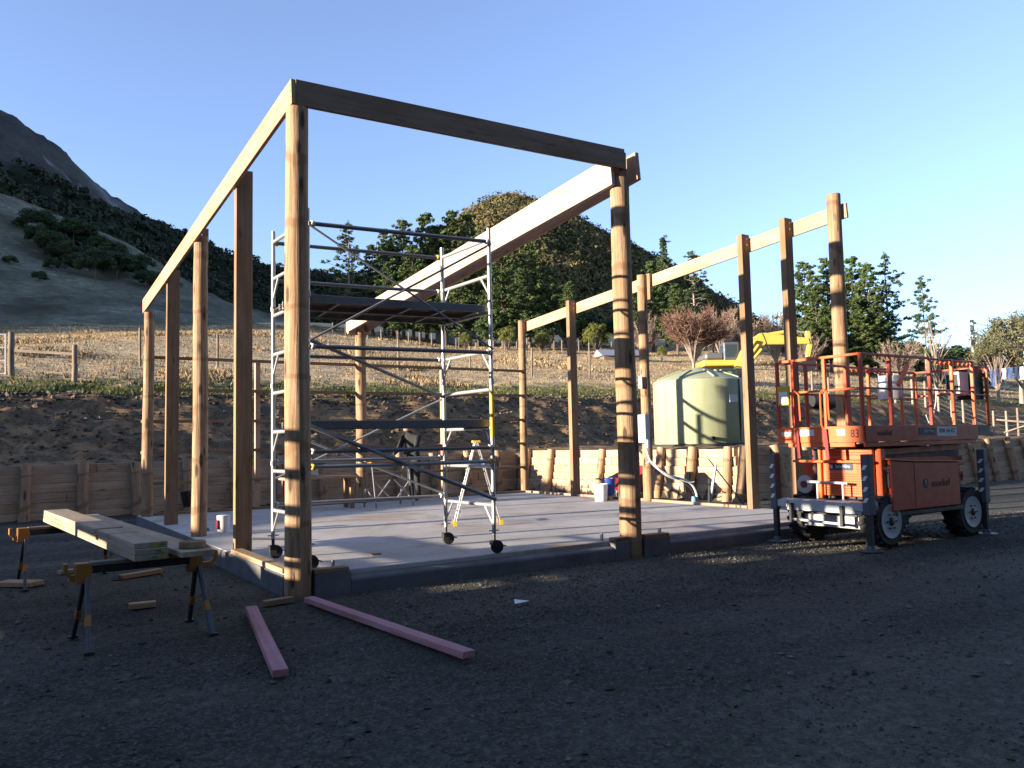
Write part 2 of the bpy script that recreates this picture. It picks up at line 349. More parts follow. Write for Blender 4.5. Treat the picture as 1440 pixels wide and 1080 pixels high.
c = t.mix(bu, c, t.ramp(b_, [(.3,(.012,.018,.010)),(.6,(.024,.032,.015)),(.8,(.05,.05,.026))])); t.base(c); t.set(.95, 0, .1); t.bump(b_, 1.0, 6.0); M_mount = t.m
t = NT('bush_hill_floor'); v = t.coord(); a = t.noise(v, .12, 6, .7); t.base(t.ramp(a, [(.3,(.02,.026,.01)),(.6,(.05,.045,.016)),(.8,(.085,.065,.025))])); t.set(.95, 0, .1); M_hillf = t.m
# ------------------------------------------------------------------ terrain
WA, WB, WC, WD = (-40.0, 10.83), (11.45, 13.40), (12.35, 5.20), (60.0, 5.20)
def line1(x): return 13.4 + (x-11.45)*.05
def segd(x, y, a, b):
    dx, dy = b[0]-a[0], b[1]-a[1]; t = np.clip(((x-a[0])*dx+(y-a[1])*dy)/(dx*dx+dy*dy), 0, 1)
    return np.hypot(x-a[0]-t*dx, y-a[1]-t*dy)
def terrain(x, y, rough=True):
    x = np.asarray(x, float); y = np.asarray(y, float)
    u = (x-CAM.x)*RH.x+(y-CAM.y)*RH.y; v = (x-CAM.x)*FH.x+(y-CAM.y)*FH.y
    xs2 = 11.45+(13.4-y)*(.9/8.2)
    front = (y < line1(x)) & ((x < xs2) | (y < 5.2))
    e = np.minimum(np.minimum(segd(x, y, (-90, line1(-90)), WB), segd(x, y, WB, WC)), segd(x, y, WC, (200, 5.2)))
    e = np.where(front, 0, e); e1 = np.maximum(y-line1(x), 0)
    z = 1.14*sstep(.02, .24, e) + .10*sstep(.3, 2.0, e)*(1-sstep(.2, .6, e1))
    rn = fbm(x*.9, y*.9, 4, 3); rn2 = fbm(x*3.1, y*3.1, 3, 9)
    bank = .55*sstep(.4+rn*.5, 4.7+rn*1.2, e1)+.45*np.clip((e1-.4)/4.2, 0, 1)
    z = z + (3.02-1.14+.012*np.clip(x, -5, 22))*bank
    vb = np.maximum(31.3+.728*u, 15.0); g = np.maximum(v-vb, 0)
    s = np.interp(u, [-60, -50, -5, 14, 24, 40], [.165, .164, .142, .17, .2, .2])
    z = z + np.where(front, 0, s*np.minimum(g, 130))
    z = np.where(front, z, z + sstep(.3, .8, e)*(rn*.22*np.clip(1-g/30, .3, 1) + (rn2*.20+fbm(x*1.3+5, y*1.3, 2, 12)*.30)*np.minimum(1, 4*bank)*(1-sstep(4.0, 5.2, e1)) + rn2*.05))
    pad = fbm(x*.35, y*.35, 3, 5)*.05 + fbm(x*2.0, y*2.0, 3, 6)*.03
    away = np.clip(np.minimum(np.hypot(np.maximum(np.maximum(-x, x-9.3), 0), np.maximum(np.maximum(-y, y-9.4), 0))/1.5, 1), 0, 1)
    z = np.where(front, -.012 + np.where(away > 0, pad*away, 0), z)
    soil = np.where(front, 0, 1-sstep(4.3, 5.1, e1+rn*1.4)) ; right = sstep(14, 24, u)
    green = np.where(front, 0, sstep(4.3, 5.2, e1+rn*1.4)*(1-sstep(6.5, 11.5, e1+rn*6)))*(1-.6*right)
    dry = np.where(front, 0, sstep(6.5, 11.0, e1+rn*6))
    soil = np.maximum(soil, right*sstep(-.08, .1, fbm(x*.25, y*.25, 3, 8))*(1-sstep(40, 75, v))*~front); dry = dry*(1-.75*right*sstep(-.08, .1, fbm(x*.25, y*.25, 3, 8))*(1-sstep(40, 75, v)))
    return z, soil, green, dry, e1, front
def lines(lo, d0, d1, hi, step, gmul):
    a = list(np.arange(d0, d1, step)); s = step
    while a[-1] < hi: s *= gmul; a.append(a[-1]+s)
    s = step
    while a[0] > lo: s *= gmul; a.insert(0, a[0]-s)
    return np.array(a)
us = lines(-160, -17, 24, 170, .17, 1.10); vs = lines(-70, 9.5, 40, 175, .17, 1.06)
U, Vv = np.meshgrid(us, vs); X = CAM.x+FH.x*Vv+RH.x*U; Y = CAM.y+FH.y*Vv+RH.y*U
Z, so_, gn_, dr_, e1_, fr_ = terrain(X, Y)
nu, nv = len(us), len(vs); idx = np.arange(nu*nv).reshape(nv, nu)
F = np.stack([idx[:-1,:-1], idx[:-1,1:], idx[1:,1:], idx[1:,:-1]], -1).reshape(-1, 4)
me = npmesh('ground', np.stack([X, Y, Z], -1).reshape(-1, 3), F, True)
fattr(me, 'soil', so_); fattr(me, 'green', gn_); fattr(me, 'dry', dr_)
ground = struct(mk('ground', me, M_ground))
def gz(x, y): return float(terrain(np.array([x]), np.array([y]))[0][0])
# --- hills behind
def sheet(name, P, mat, attrs=None, smooth=True):
    n, m = P.shape[:2]; idx = np.arange(n*m).reshape(n, m)
    F = np.stack([idx[:-1,:-1], idx[:-1,1:], idx[1:,1:], idx[1:,:-1]], -1).reshape(-1, 4)
    me = npmesh(name, P.reshape(-1, 3), F, smooth)
    for k, a in (attrs or {}).items(): fattr(me, k, a)
    return struct(mk(name, me, mat))
def resample(pts, n):
    pts = np.array(pts, float); d = np.r_[0, np.cumsum(np.linalg.norm(np.diff(pts, axis=0), axis=1))]
    t = np.linspace(0, d[-1], n); return np.stack([np.interp(t, d, pts[:, i]) for i in range(pts.shape[1])], 1)
def uvz(px, py, v):
    p = at_v(px, py, v); q = p-CAM; return (q.dot(RH), v, p.z)
# grazed hillside; its ridge out of view on the left is added for shade
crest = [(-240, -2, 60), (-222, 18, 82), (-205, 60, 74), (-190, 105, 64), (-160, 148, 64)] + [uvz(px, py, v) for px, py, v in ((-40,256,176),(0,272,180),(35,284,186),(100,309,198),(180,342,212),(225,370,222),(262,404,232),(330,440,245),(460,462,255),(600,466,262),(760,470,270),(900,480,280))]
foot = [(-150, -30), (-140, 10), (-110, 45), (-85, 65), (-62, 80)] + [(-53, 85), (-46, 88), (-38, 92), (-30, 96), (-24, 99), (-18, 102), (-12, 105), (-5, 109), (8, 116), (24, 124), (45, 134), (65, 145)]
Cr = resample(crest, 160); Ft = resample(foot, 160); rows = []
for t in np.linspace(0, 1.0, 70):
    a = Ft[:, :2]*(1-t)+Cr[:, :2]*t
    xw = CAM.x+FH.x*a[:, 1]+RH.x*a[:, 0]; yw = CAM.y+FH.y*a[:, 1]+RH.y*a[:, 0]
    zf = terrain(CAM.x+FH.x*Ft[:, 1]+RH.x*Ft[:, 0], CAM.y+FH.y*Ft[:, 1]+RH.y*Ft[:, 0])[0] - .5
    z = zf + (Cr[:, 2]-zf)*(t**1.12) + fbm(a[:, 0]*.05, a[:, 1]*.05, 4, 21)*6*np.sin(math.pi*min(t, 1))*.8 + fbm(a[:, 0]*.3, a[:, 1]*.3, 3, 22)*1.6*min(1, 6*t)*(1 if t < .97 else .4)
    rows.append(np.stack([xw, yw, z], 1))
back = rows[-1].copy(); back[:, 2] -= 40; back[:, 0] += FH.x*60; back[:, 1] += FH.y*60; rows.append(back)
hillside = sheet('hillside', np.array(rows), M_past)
HS = np.array(rows[:-1])      # rows x 160
# mountain
sky_pts = [(-420,-40),(-250,50),(-150,92),(-70,128),(0,157),(25,167),(48,180),(80,203),(108,234),(150,267),(185,291),(230,316),(262,327),(300,351),(340,365),(400,378),(470,386),(560,396),(640,402),(720,410)]
cpts = []
for px, py in sky_pts:
    d = ray(px, py); k = d.dot(RH)/d.dot(FH)      # u = k v ; crest in plan u=-500+.66t, v=500+.75t
    t_ = (500*(k)+500)/(.66-k*.75); u_, v_ = -500+.66*t_, 500+.75*t_; cpts.append((u_, v_, CAM.z + d.z/d.dot(FH)*v_))
Cm = resample(cpts, 260); rows = []; bu = []; sc_ = []
pxs = 720+FOC*Cm[:, 0]/Cm[:, 1]
tt = np.linspace(0, 1, 90)
for t in tt:
    run = Cm[:, 2]*1.55
    a = Cm[:, 0]+.75*run*t; b = Cm[:, 1]-.66*run*t
    n_ = fbm(a*.012, b*.012, 5, 31)*60*math.sin(math.pi*min(1, t*1.2)) + fbm(Cm[:, 0]*.05+t*2, Cm[:, 1]*.05, 4, 33)*14*min(1, t*5) + fbm(a*.15, b*.15, 3, 36)*9*min(1, .25+t*6) + (fbm(pxs*.03, pxs*0, 4, 38)*7+fbm(pxs*.2, pxs*0, 3, 39)*2.5)*max(0, 1-t*4)
    z = Cm[:, 2]*(1-t)**1.05 + n_
    rows.append(np.stack([CAM.x+FH.x*b+RH.x*a, CAM.y+FH.y*b+RH.y*a, z], 1))
    nn = fbm(a*.03, b*.03, 4, 41)
    thr = np.interp(pxs, [-100, 0, 60, 150, 215, 250], [.26, .22, .20, .11, .03, -.1]); bu.append(sstep(-.02, .02, t-thr+nn*.12))
    sc_.append(np.exp(-((pxs-128+nn*40)/26)**2)*sstep(.0, .02, t)*(1-sstep(.09, .13, t+nn*.1)) + sstep(.10, .2, nn)*(pxs < 70)*sstep(.05, .09, t)*(1-sstep(.16, .2, t)))
back = rows[0].copy(); back[:, 2] -= 120; back[:, 0] += -RH.x*200+FH.x*150; back[:, 1] += -RH.y*200+FH.y*150
mountain = sheet('mountain', np.array([back]+rows), M_mount, {'bush': np.array([bu[0]]+bu), 'scree': np.array([sc_[0]]+sc_)})
MT = np.array(rows)
# bush covered hill
hp = [(470,478),(520,446),(560,412),(600,366),(640,328),(670,303),(695,289),(722,283),(748,289),(780,303),(820,322),(860,341),(900,360),(950,388),(1000,418),(1045,444),(1090,466),(1140,486),(1200,505)]
Ch = resample([uvz(px, py+4, 252-abs(px-720)*.02) for px, py in hp], 150); rows = []
ph = 720+FOC*Ch[:, 0]/Ch[:, 1]
for t in np.linspace(0, 1, 50):
    reach = 105*np.exp(-((ph-720)/260)**2)+18
    b = Ch[:, 1]-reach*t; a = Ch[:, 0]*(1-.05*t) + (ph-720)*.02*t
    zb = 12.0; z = zb + (Ch[:, 2]-zb)*(1-t**1.35) + fbm(a*.07, b*.07, 4, 51)*7*math.sin(math.pi*t)
    rows.append(np.stack([CAM.x+FH.x*b+RH.x*a, CAM.y+FH.y*b+RH.y*a, z], 1))
back = rows[0].copy(); back[:, 2] -= 30; back[:, 0] += FH.x*50; back[:, 1] += FH.y*50
bush_hill = sheet('bush_hill', np.array([back]+rows), M_hillf); BH = np.array(rows)
# canopy on the hill: clumps of leaf faces, one mass
def clumps(P, N, R0, nper, leafs, rg, squash=.8, upbias=.5):
    """P centres, radius R0 (n,), nper leaf triangles each -> V, F"""
    n = len(P); d = rg.normal(size=(n, nper, 3)); d /= np.linalg.norm(d, axis=2, keepdims=True); d[:, :, 2] = np.abs(d[:, :, 2])*(1-.0)*1.0 - (rg.random((n, nper)) < .25)*.5
    rad = R0[:, None]*(.72+.34*rg.random((n, nper)))
    c = P[:, None, :] + d*rad[..., None]*np.array([1, 1, squash])
    nrm = d + rg.normal(size=d.shape)*.55; nrm /= np.linalg.norm(nrm, axis=2, keepdims=True)
    a = np.cross(nrm, rg.normal(size=d.shape)); a /= np.linalg.norm(a, axis=2, keepdims=True); b = np.cross(nrm, a)
    s = (leafs*(.6+.8*rg.random((n, nper))))[..., None]
    T = np.stack([c+a*s, c-a*s*.6+b*s*.8, c-a*s*.6-b*s*.8], 2).reshape(-1, 3)
    return T, np.arange(len(T)).reshape(-1, 3)
def surf_pts(S, n, rg, lo=0.0, hi=1.0):
    r, c = S.shape[:2]; a = rg.uniform(lo*(r-1), hi*(r-1)-1e-3, n*4); b = rg.uniform(0, c-1.001, n*4)
    i, j = a.astype(int), b.astype(int); fa, fb = (a-i)[:, None], (b-j)[:, None]
    cell = np.linalg.norm(np.cross(S[i+1, j]-S[i, j], S[i, j+1]-S[i, j]), axis=1); keep = rg.random(n*4) < cell/np.percentile(cell, 90)
    P = (S[i, j]*(1-fa)+S[i+1, j]*fa)*(1-fb) + (S[i, j+1]*(1-fa)+S[i+1, j+1]*fa)*fb
    return P[keep][:n]
P = surf_pts(BH, 5200, rng, 0, .95); P2 = surf_pts(BH[:3], 260, rng); P = np.vstack([P, P2])
Rr = rng.uniform(1.1, 2.6, len(P))*(1+.5*(rng.random(len(P)) < .08)); P[:, 2] += Rr*.35
V, F = clumps(P, None, Rr, 84, .40, rng)
o = stuff(mk('hill_bush', npmesh('hill_bush', V, F), M_bush)); tag(o, 'brown green scrub covering the rounded hill', 'bush')
# dark bush on the mountain's lower flank
P = surf_pts(MT, 5200, rng, .0, .5); tP = P
# keep those where the bush mask is on: recompute by nearest row/col
flat = MT.reshape(-1, 3); bm_ = np.array(bu).reshape(-1)
ii = rng.integers(0, len(flat), 26000); sel = (bm_[ii] > .6) & (ii < len(flat)*.62); P = flat[ii[sel]] + rng.normal(size=(sel.sum(), 3))*np.array([2.5, 2.5, .3]); P = P[:5200]
Rr = rng.uniform(2.2, 4.6, len(P)); P[:, 2] += Rr*.2
V, F = clumps(P, None, Rr, 22, 1.5, rng)
o = stuff(mk('mountain_bush', npmesh('mountain_bush', V, F), M_dbush)); tag(o, 'dark native forest covering the lower mountain slope', 'forest')
# unseen soil mound, rails and barn added on the left to shade the yard
ys = np.linspace(1.5, 30, 60); hp_ = np.interp(ys, [1.5, 2.0, 4, 6, 8, 10.5, 14, 18, 30], [.3, 2.1, 2.15, 2.2, 2.45, 3.05, 3.7, 4.2, 4.5]); rows = []
for k in np.linspace(-1, 1, 17):
    prof = max(0, 1-abs(k)**1.6); x_ = -13.0+k*3.6 + fbm(ys*.6, ys*0+k, 3, 61)*.8
    rows.append(np.stack([x_, ys, hp_*prof + fbm(ys*1.1, ys*0+k*4, 3, 62)*.25*prof - .05], 1))
heap = sheet('added_shade_heap', np.array(rows), MATS['ground_surface'], {'soil': np.ones((17, 60)), 'green': np.zeros((17, 60)), 'dry': np.zeros((17, 60))})
del heap['kind']; tag(heap, 'unseen mound of soil added to shade the left of the yard', 'shade caster')
barn = thing('added_shade_barn', 'tall unseen barn added to shade the foreground', 'barn', (-36, -22, 0))  # added block, never in view; its edge bounds the foreground shade
mbm = MB(); mbm.b2((-6, -24, 0), (6, 25.8, 7.6)); mbm.build('wall', plain('added_barn_cladding', (.20,.22,.22), .5), barn)
MB().prism([(-6.4, 7.6), (6.4, 7.6), (0, 9.4)], (0, -24.3, 0), (1,0,0), (0,0,1), (0, 50.3, 0)).build('roof', plain('added_barn_roof', (.28,.29,.29), .4, .3), barn)
yr = thing('added_shade_rails', 'unseen rails added to cast bands on the corner pole', 'fence', (-4.6, .9, 0))  # added out of view to throw shadow bands on the corner pole
for i, (z0, z1) in enumerate(((2.20, 2.33), (1.83, 1.94), (1.47, 1.58), (1.13, 1.37), (.96, 1.04), (.3, .86))):
    MB().b2((-.02, -.75, z0), (.02, .75, z1)).build('rail', M_grey, yr)
for yy in (-.7, .7): MB().b2((-.14, yy-.06, 0), (-.025, yy+.06, 2.4)).build('post', M_grey, yr)
# ------------------------------------------------------------------ concrete slab
ZS = .21
slab = thing('concrete_slab', 'frosty concrete floor slab under the timber shed frame', 'slab', (0, 0, 0))
MB().b2((0, .13, -.3), (9.22, 9.45, ZS)).build('floor', M_conc, slab, bevel=.008)
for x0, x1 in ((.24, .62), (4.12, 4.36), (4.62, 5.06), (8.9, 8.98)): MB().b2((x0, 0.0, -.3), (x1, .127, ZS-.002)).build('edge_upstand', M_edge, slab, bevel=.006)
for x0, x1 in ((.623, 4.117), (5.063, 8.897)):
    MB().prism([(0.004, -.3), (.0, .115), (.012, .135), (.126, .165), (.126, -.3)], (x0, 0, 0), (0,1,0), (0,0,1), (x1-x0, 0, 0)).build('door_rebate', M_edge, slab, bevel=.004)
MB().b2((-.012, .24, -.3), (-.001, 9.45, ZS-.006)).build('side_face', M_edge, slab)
for x, y in ((.5, .2), (4.08, .22), (5.0, .14), (8.0, .2)):
    o = MB().b2((x-.012, y-.02, ZS), (x+.012, y+.02, ZS+.10)).build('hold_down_bracket', M_bolt, slab)
# ------------------------------------------------------------------ shed frame
sf = thing('shed_frame', 'unroofed timber pole shed frame bolted together on the concrete slab', 'shed frame', (0, 0, 0))
def zL(y): return 5.25 - .0925*y
def zR(y): return 5.286 - .0742*y
def zW(y): return 5.215 - .0857*y
HB = .27
# left row
pole('pole', (.10, .11, -.4), (.095, .10, zL(0)-HB), .134, .112, M_pole, sf, 1)
pole('pole', (.12, 4.62, ZS), (.12, 4.62, zL(4.6)-HB+.1), .112, .10, M_pole, sf, 2)
pole('pole', (.11, 9.02, ZS-.3), (.11, 9.02, zL(9)-HB), .105, .095, M_pole, sf, 3)
b = member('beam', (.024, 0, zL(0)-HB/2), (.024, 9.12, zL(9.12)-HB/2), .046, HB, M_beam, sf)
for y in (2.38, 6.92):
    o = member('post', (.155, y, ZS), (.155, y, zL(y)-.03), .10, .205, M_post, sf, upv=(1,0,0))
o = member('joint_block', (.20, 4.70, zL(4.7)-.62), (.20, 4.70, zL(4.7)-.02), .07, .11, M_post, sf)
# front beam
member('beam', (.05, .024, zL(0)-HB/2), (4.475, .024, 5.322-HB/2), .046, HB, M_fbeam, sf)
# middle row with the paired deep beams
pole('pole', (4.49, .13, -.4), (4.475, .13, 4.95), .142, .128, M_pole, sf, 4)
member('pole_notch', (4.475, .13, 4.95), (4.475, .13, 5.30), .13, .16, M_pole, sf)
HW = .385
for x, ys in ((4.30, .055), (4.70, .0)):
    member('deep_beam', (x, ys, zW(ys)-HW/2+(.11 if x > 4.5 else 0)), (x, 9.35, zW(9.35)-HW/2), .063, HW, M_lvl if x < 4.5 else M_beam, sf)
pole('pole', (4.55, 9.2, -.2), (4.55, 9.2, zW(9.2)-.2), .125, .115, M_pole, sf, 5)
member('bearer', (4.25, 9.2, zW(9.2)-HW-.03), (4.80, 9.2, zW(9.2)-HW-.03), .09, .055, M_off, sf)
# right row
member('beam', (9.20, -.03, zR(0)-.125), (9.20, 9.5, zR(9.5)-.125), .045, .25, M_beam, sf)
pole('pole', (9.09, .13, -.3), (9.085, .13, 5.44), .125, .108, M_pole, sf, 6)
pole('pole', (9.06, 4.78, -.2), (9.06, 4.78, zR(4.8)+.02), .11, .10, M_pole, sf, 7)
member('joint_block', (9.13, 4.64, zR(4.7)-.52), (9.13, 4.64, zR(4.7)+.03), .05, .10, M_post, sf)
pole('pole', (9.08, 9.41, -.2), (9.08, 9.41, zR(9.4)+.03), .10, .092, M_pole, sf, 8)
for y in (1.09, 2.04, 7.29):
    o = member('post', (9.075, y, ZS-.02), (9.075, y, zR(y)+.06), .12, .20, M_post, sf, upv=(1,0,0))
# nail plates and bolts where members meet
def dots(pts, r, ax, name='bolt'):
    for p in pts: MB().cyl(Vector(p)-Vector(ax)*.004, Vector(p)+Vector(ax)*.006, r, n=8).build(name, M_bolt, sf)
dots([(.0, .025, zL(0)-dz) for dz in (.07, .13, .19)], .008, (-1,0,0)); dots([(.0, 4.6+dy, zL(4.6)-dz) for dy in (-.03, .03) for dz in (.06, .11, .16, .21)], .008, (-1,0,0))
for y in (1.09, 2.04, 7.29): dots([(9.10, y-.06, zR(y)-dz) for dz in (.02, .13)], .016, (0,-1,0))
dots([(4.268, .14, zW(.1)-.17)], .018, (-1,0,0)); dots([(.17, 4.64, zL(4.6)-dz) for dz in (.3, .38, .46)], .01, (0,-1,0)); dots([(9.15, 4.61, zR(4.6)-dz) for dz in (.36, .42, .48)], .01, (0,-1,0))
# back wall: thin studs and girts
for z in (.83, 1.43, 2.03, 2.65, 3.28):
    member('girt', (.0, 9.10, z), (9.1, 9.34, z+.02), .075, .06, M_post, sf)
for x in (2.25, 6.70):
    member('stud', (x, 9.16+.0264*x, ZS), (x, 9.16+.0264*x, 3.25), .10, .09, M_beam, sf)
# bottom plates
member('bottom_plate', (.07, .30, ZS+.024), (.07, 2.32, ZS+.024), .14, .045, M_off, sf)
member('bottom_plate', (.24, .075, ZS+.024), (.60, .075, ZS+.024), .14, .045, M_post, sf)
member('bottom_plate', (4.13, .075, ZS+.024), (4.34, .075, ZS+.024), .13, .045, M_post, sf); member('bottom_plate', (4.64, .075, ZS+.024), (5.05, .075, ZS+.024), .14, .045, M_post, sf)
member('bottom_plate', (9.08, 2.16, ZS+.024), (9.08, 4.65, ZS+.024), .12, .045, M_beam, sf); member('bottom_plate', (9.08, 4.9, ZS+.024), (9.08, 7.2, ZS+.024), .12, .045, M_beam, sf); member('bottom_plate', (9.08, 7.4, ZS+.024), (9.08, 9.3, ZS+.024), .12, .045, M_beam, sf)
member('bottom_plate', (.22, 9.14, ZS+.024), (4.42, 9.25, ZS+.024), .10, .045, M_post, sf); member('bottom_plate', (4.7, 9.26, ZS+.024), (8.97, 9.37, ZS+.024), .10, .045, M_post, sf)
# ------------------------------------------------------------------ retaining walls
WB_meshes = {}
def rwall(label, a, b, sp, phase, lean, H=1.25, rows=6, first_seg=0.0, thick=.045, jit=.02, posts=None, big=True):
    a, b = Vector((*a, 0)), Vector((*b, 0)); d = (b-a).normalized(); L = (b-a).length; nrm = Vector((d.y, -d.x, 0))   # towards the yard
    w = thing('retaining_wall', label, 'retaining wall', a, 0, 'timber retaining walls round the yard'); rg = random.Random(int(L*100))
    bh = H/rows; k = max(1, int(L/(4.2*sp))); seglen = L/k; lv = math.tan(lean)
    for i in range(rows):
        off = ((i*.37) % 1)*seglen; cuts = [0]+[x for x in [j*seglen+off for j in range(k+1)] if .4 < x < L-.4]+[L]
        for x0, x1 in zip(cuts[:-1], cuts[1:]):
            zc = -.05+bh*(i+.5); o_ = -nrm*(lv*zc) + nrm*rg.uniform(-jit, jit)*.4
            member('board', d*(x0+.003)+o_+Vector((0,0,zc)), d*(x1-.003)+o_+Vector((0,0,zc)), thick, bh-.005, M_wallb, w, bevel=.006)
    xs = posts or [phase+j*sp for j in range(int((L-phase)/sp)+1)]
    for j, x in enumerate(xs):
        ln = lv + rg.uniform(-.02, .02); r = rg.uniform(.105, .13); side = rg.uniform(-.05, .05) if big else 0
        p0 = d*x + nrm*(r*.8+.03) + Vector((0,0,-.15)); p1 = p0 + Vector((0,0,H+.13+rg.uniform(-.03,.04))) - nrm*(ln*(H+.2)) + d*side
        pole('post', p0, p1, r, r*.94, M_wallp, w, 100+j+int(L), n=14)
    return w
rwall('shaded timber retaining wall with upright round posts behind the back row of the shed', (-16, line1(-16)), WB, 1.14, .55, R(4), 1.25, 6)
rwall('sunlit timber retaining wall below the green tank', WB, WC, 1.06, .45, R(9), 1.27, 6, posts=[.45+1.06*k for k in range(8)]+[8.22])
rwall('timber retaining wall with leaning posts behind the orange lift', WC, (30.5, 5.2), 1.12, .28, R(11), 1.30, 6)
# ------------------------------------------------------------------ mobile scaffold
A_, B_, C_, D_ = (.27, 1.50), (2.40, 1.27), (2.43, .15), (.30, .38)
sc0 = thing('scaffold_tower', 'wheeled metal scaffold tower with two decks standing on the slab', 'scaffold', (1.35, .83, ZS))
OX = Vector((1.35, .83, ZS))
def P3(c, z): return Vector((c[0], c[1], z)) - OX
TR = .024
LV = [.76, 1.21, 1.66, 2.11, 2.56, 3.02, 3.46, 3.90]
for c, nm in ((A_, 0), (B_, 1), (C_, 2), (D_, 3)):
    u_ = MB().cyl(P3(c, .43), P3(c, 4.03), TR, n=12).build('upright', M_galv, sc0, True)
    if nm == 2: MB().cyl(P3(c, 1.55), P3(c, 2.1), TR+.003, n=12).build('yellow_sleeve', M_yel, u_, True)
    for zj in (1.3, 2.2, 3.1):
        MB().cyl(P3(c, zj-.03), P3(c, zj+.03), TR+.008, n=10).build('coupler', M_galvd, u_, True)
    # caster
    cs = MB().cyl(P3(c, .33), P3(c, .46), .019, n=8).box(P3(c, .335), (.09, .07, .05)).build('caster', M_dk, sc0)
    ax = Vector((.25, .97, 0)).normalized(); ctr = P3(c, ZS+.075)+Vector((.03, -.01, 0))
    MB().lathe(ctr - ax*.022, [(.03, 0), (.068, .001), (.075, .008), (.075, .036), (.068, .043), (.03, .044)], 20, ax).build('wheel', M_black, cs, True)
    for s in (-1, 1): MB().bar(P3(c, .335)+ax*s*.030, ctr+ax*s*.030, .05, .006, ax).build('fork_cheek', M_dk, cs)
    MB().box(P3(c, .30)+Vector((.10, -.02, 0)), (.09, .035, .012), (0, .35, 0)).build('brake_pedal', M_dk, cs)
    MB().cyl(P3(c, .47)-Vector((.065, 0, 0)), P3(c, .47)+Vector((.065, 0, 0)), .007, n=6).build('adjuster_wing', M_dk, cs)
for p, q in ((A_, D_), (B_, C_)):
    for i, z in enumerate(LV):
        r_ = MB().cyl(P3(p, z), P3(q, z), .0215, n=10).build('rung', M_galv, sc0, True)
        if i % 2 == 0 and i < 8:
            for a, b in ((p, q), (q, p)):
                t = .17; m = Vector((a[0]+(b[0]-a[0])*t, a[1]+(b[1]-a[1])*t, 0))
                MB().cyl(P3((m.x, m.y), z), P3(a, z-.24), .013, n=8).build('knee_brace', M_galv, sc0, True)
    MB().cyl(P3(p, 3.46), P3(p, 3.2), .013, n=6)
def led(p, q, z0, z1, r, mat, name='ledger'):
    o = MB().cyl(P3(p, z0), P3(q, z1), r, n=10).build(name, mat, sc0, True)
    for c, z, t in ((p, z0, .02), (q, z1, .98)):
        m = P3(p, z0).lerp(P3(q, z1), t); MB().box(m, (.05, .06, .06), (.3, .2, .4)).build('clamp', M_yel if (z*10) % 3 < 1 else M_bolt, o, bevel=.008)
    return o
for z, m in ((3.86, M_galvd), (2.54, M_galvd), (1.43, M_galvd), (1.27, M_galv)): led((D_[0], D_[1]-.03), (C_[0], C_[1]-.03), z, z, .0235, m)
for z, m in ((3.90, M_galvd), (3.45, M_galvd), (2.56, M_galvd), (1.31, M_galv), (.82, M_galv)): led((A_[0], A_[1]+.03), (B_[0], B_[1]+.03), z, z, .0225, m)
Dn, Cn = (D_[0], D_[1]-.05), (C_[0], C_[1]-.05); Af, Bf = (A_[0], A_[1]+.05), (B_[0], B_[1]+.05)
for p, q, z0, z1, r, m in ((Dn, Cn, 3.84, 2.58, .0125, M_galvd), (Dn, Cn, 2.60, 3.83, .0125, M_galvd), (Dn, Cn, 1.70, .83, .024, M_galvd), (D_, B_, 2.62, 2.08, .021, M_galvd),
                        (Af, Bf, 1.10, 2.06, .012, M_galv), (Af, Bf, 1.72, .85, .012, M_galv)):
    MB().cyl(P3(p, z0), P3(q, z1), r, n=8).build('diagonal_brace', m, sc0, True)
def deck(z, y0, y1, name='deck'):
    # plank deck hung on the end rungs: ply panel, side rails, cross ribs
    rot = math.atan2(C_[1]-D_[1], C_[0]-D_[0]); c = Vector((1.35, .83, 0)); L = 2.28
    def W(lx, ly, lz): 
        return Vector((1.35+lx*math.cos(rot)-ly*math.sin(rot), .83+lx*math.sin(rot)+ly*math.cos(rot), lz)) - OX
    Mx = Matrix.Rotation(rot, 3, 'Z'); k = MB().box(W(0, (y0+y1)/2, z+.055), (L, y1-y0-.03, .014), Mx).build(name, M_ply, sc0)
    for y in (y0, y1):
        MB().box(W(0, y, z+.035), (L, .018, .085), Mx).build('side_rail', M_galvd, k, bevel=.003)
    for i in range(6):
        MB().box(W(-L/2+.1+i*(L-.2)/5, (y0+y1)/2, z+.025), (.03, y1-y0-.04, .04), Mx).build('rib', M_galvd, k)
    for s in (-1, 1):
        for y in (y0+.08, y1-.08): MB().box(W(s*(L/2-.03), y, z+.03), (.10, .03, .07), Mx).build('hook', M_galv, k)
    return k
deck(3.03, -.52, .02); deck(3.03, .05, .55); deck(1.68, -.50, .04)
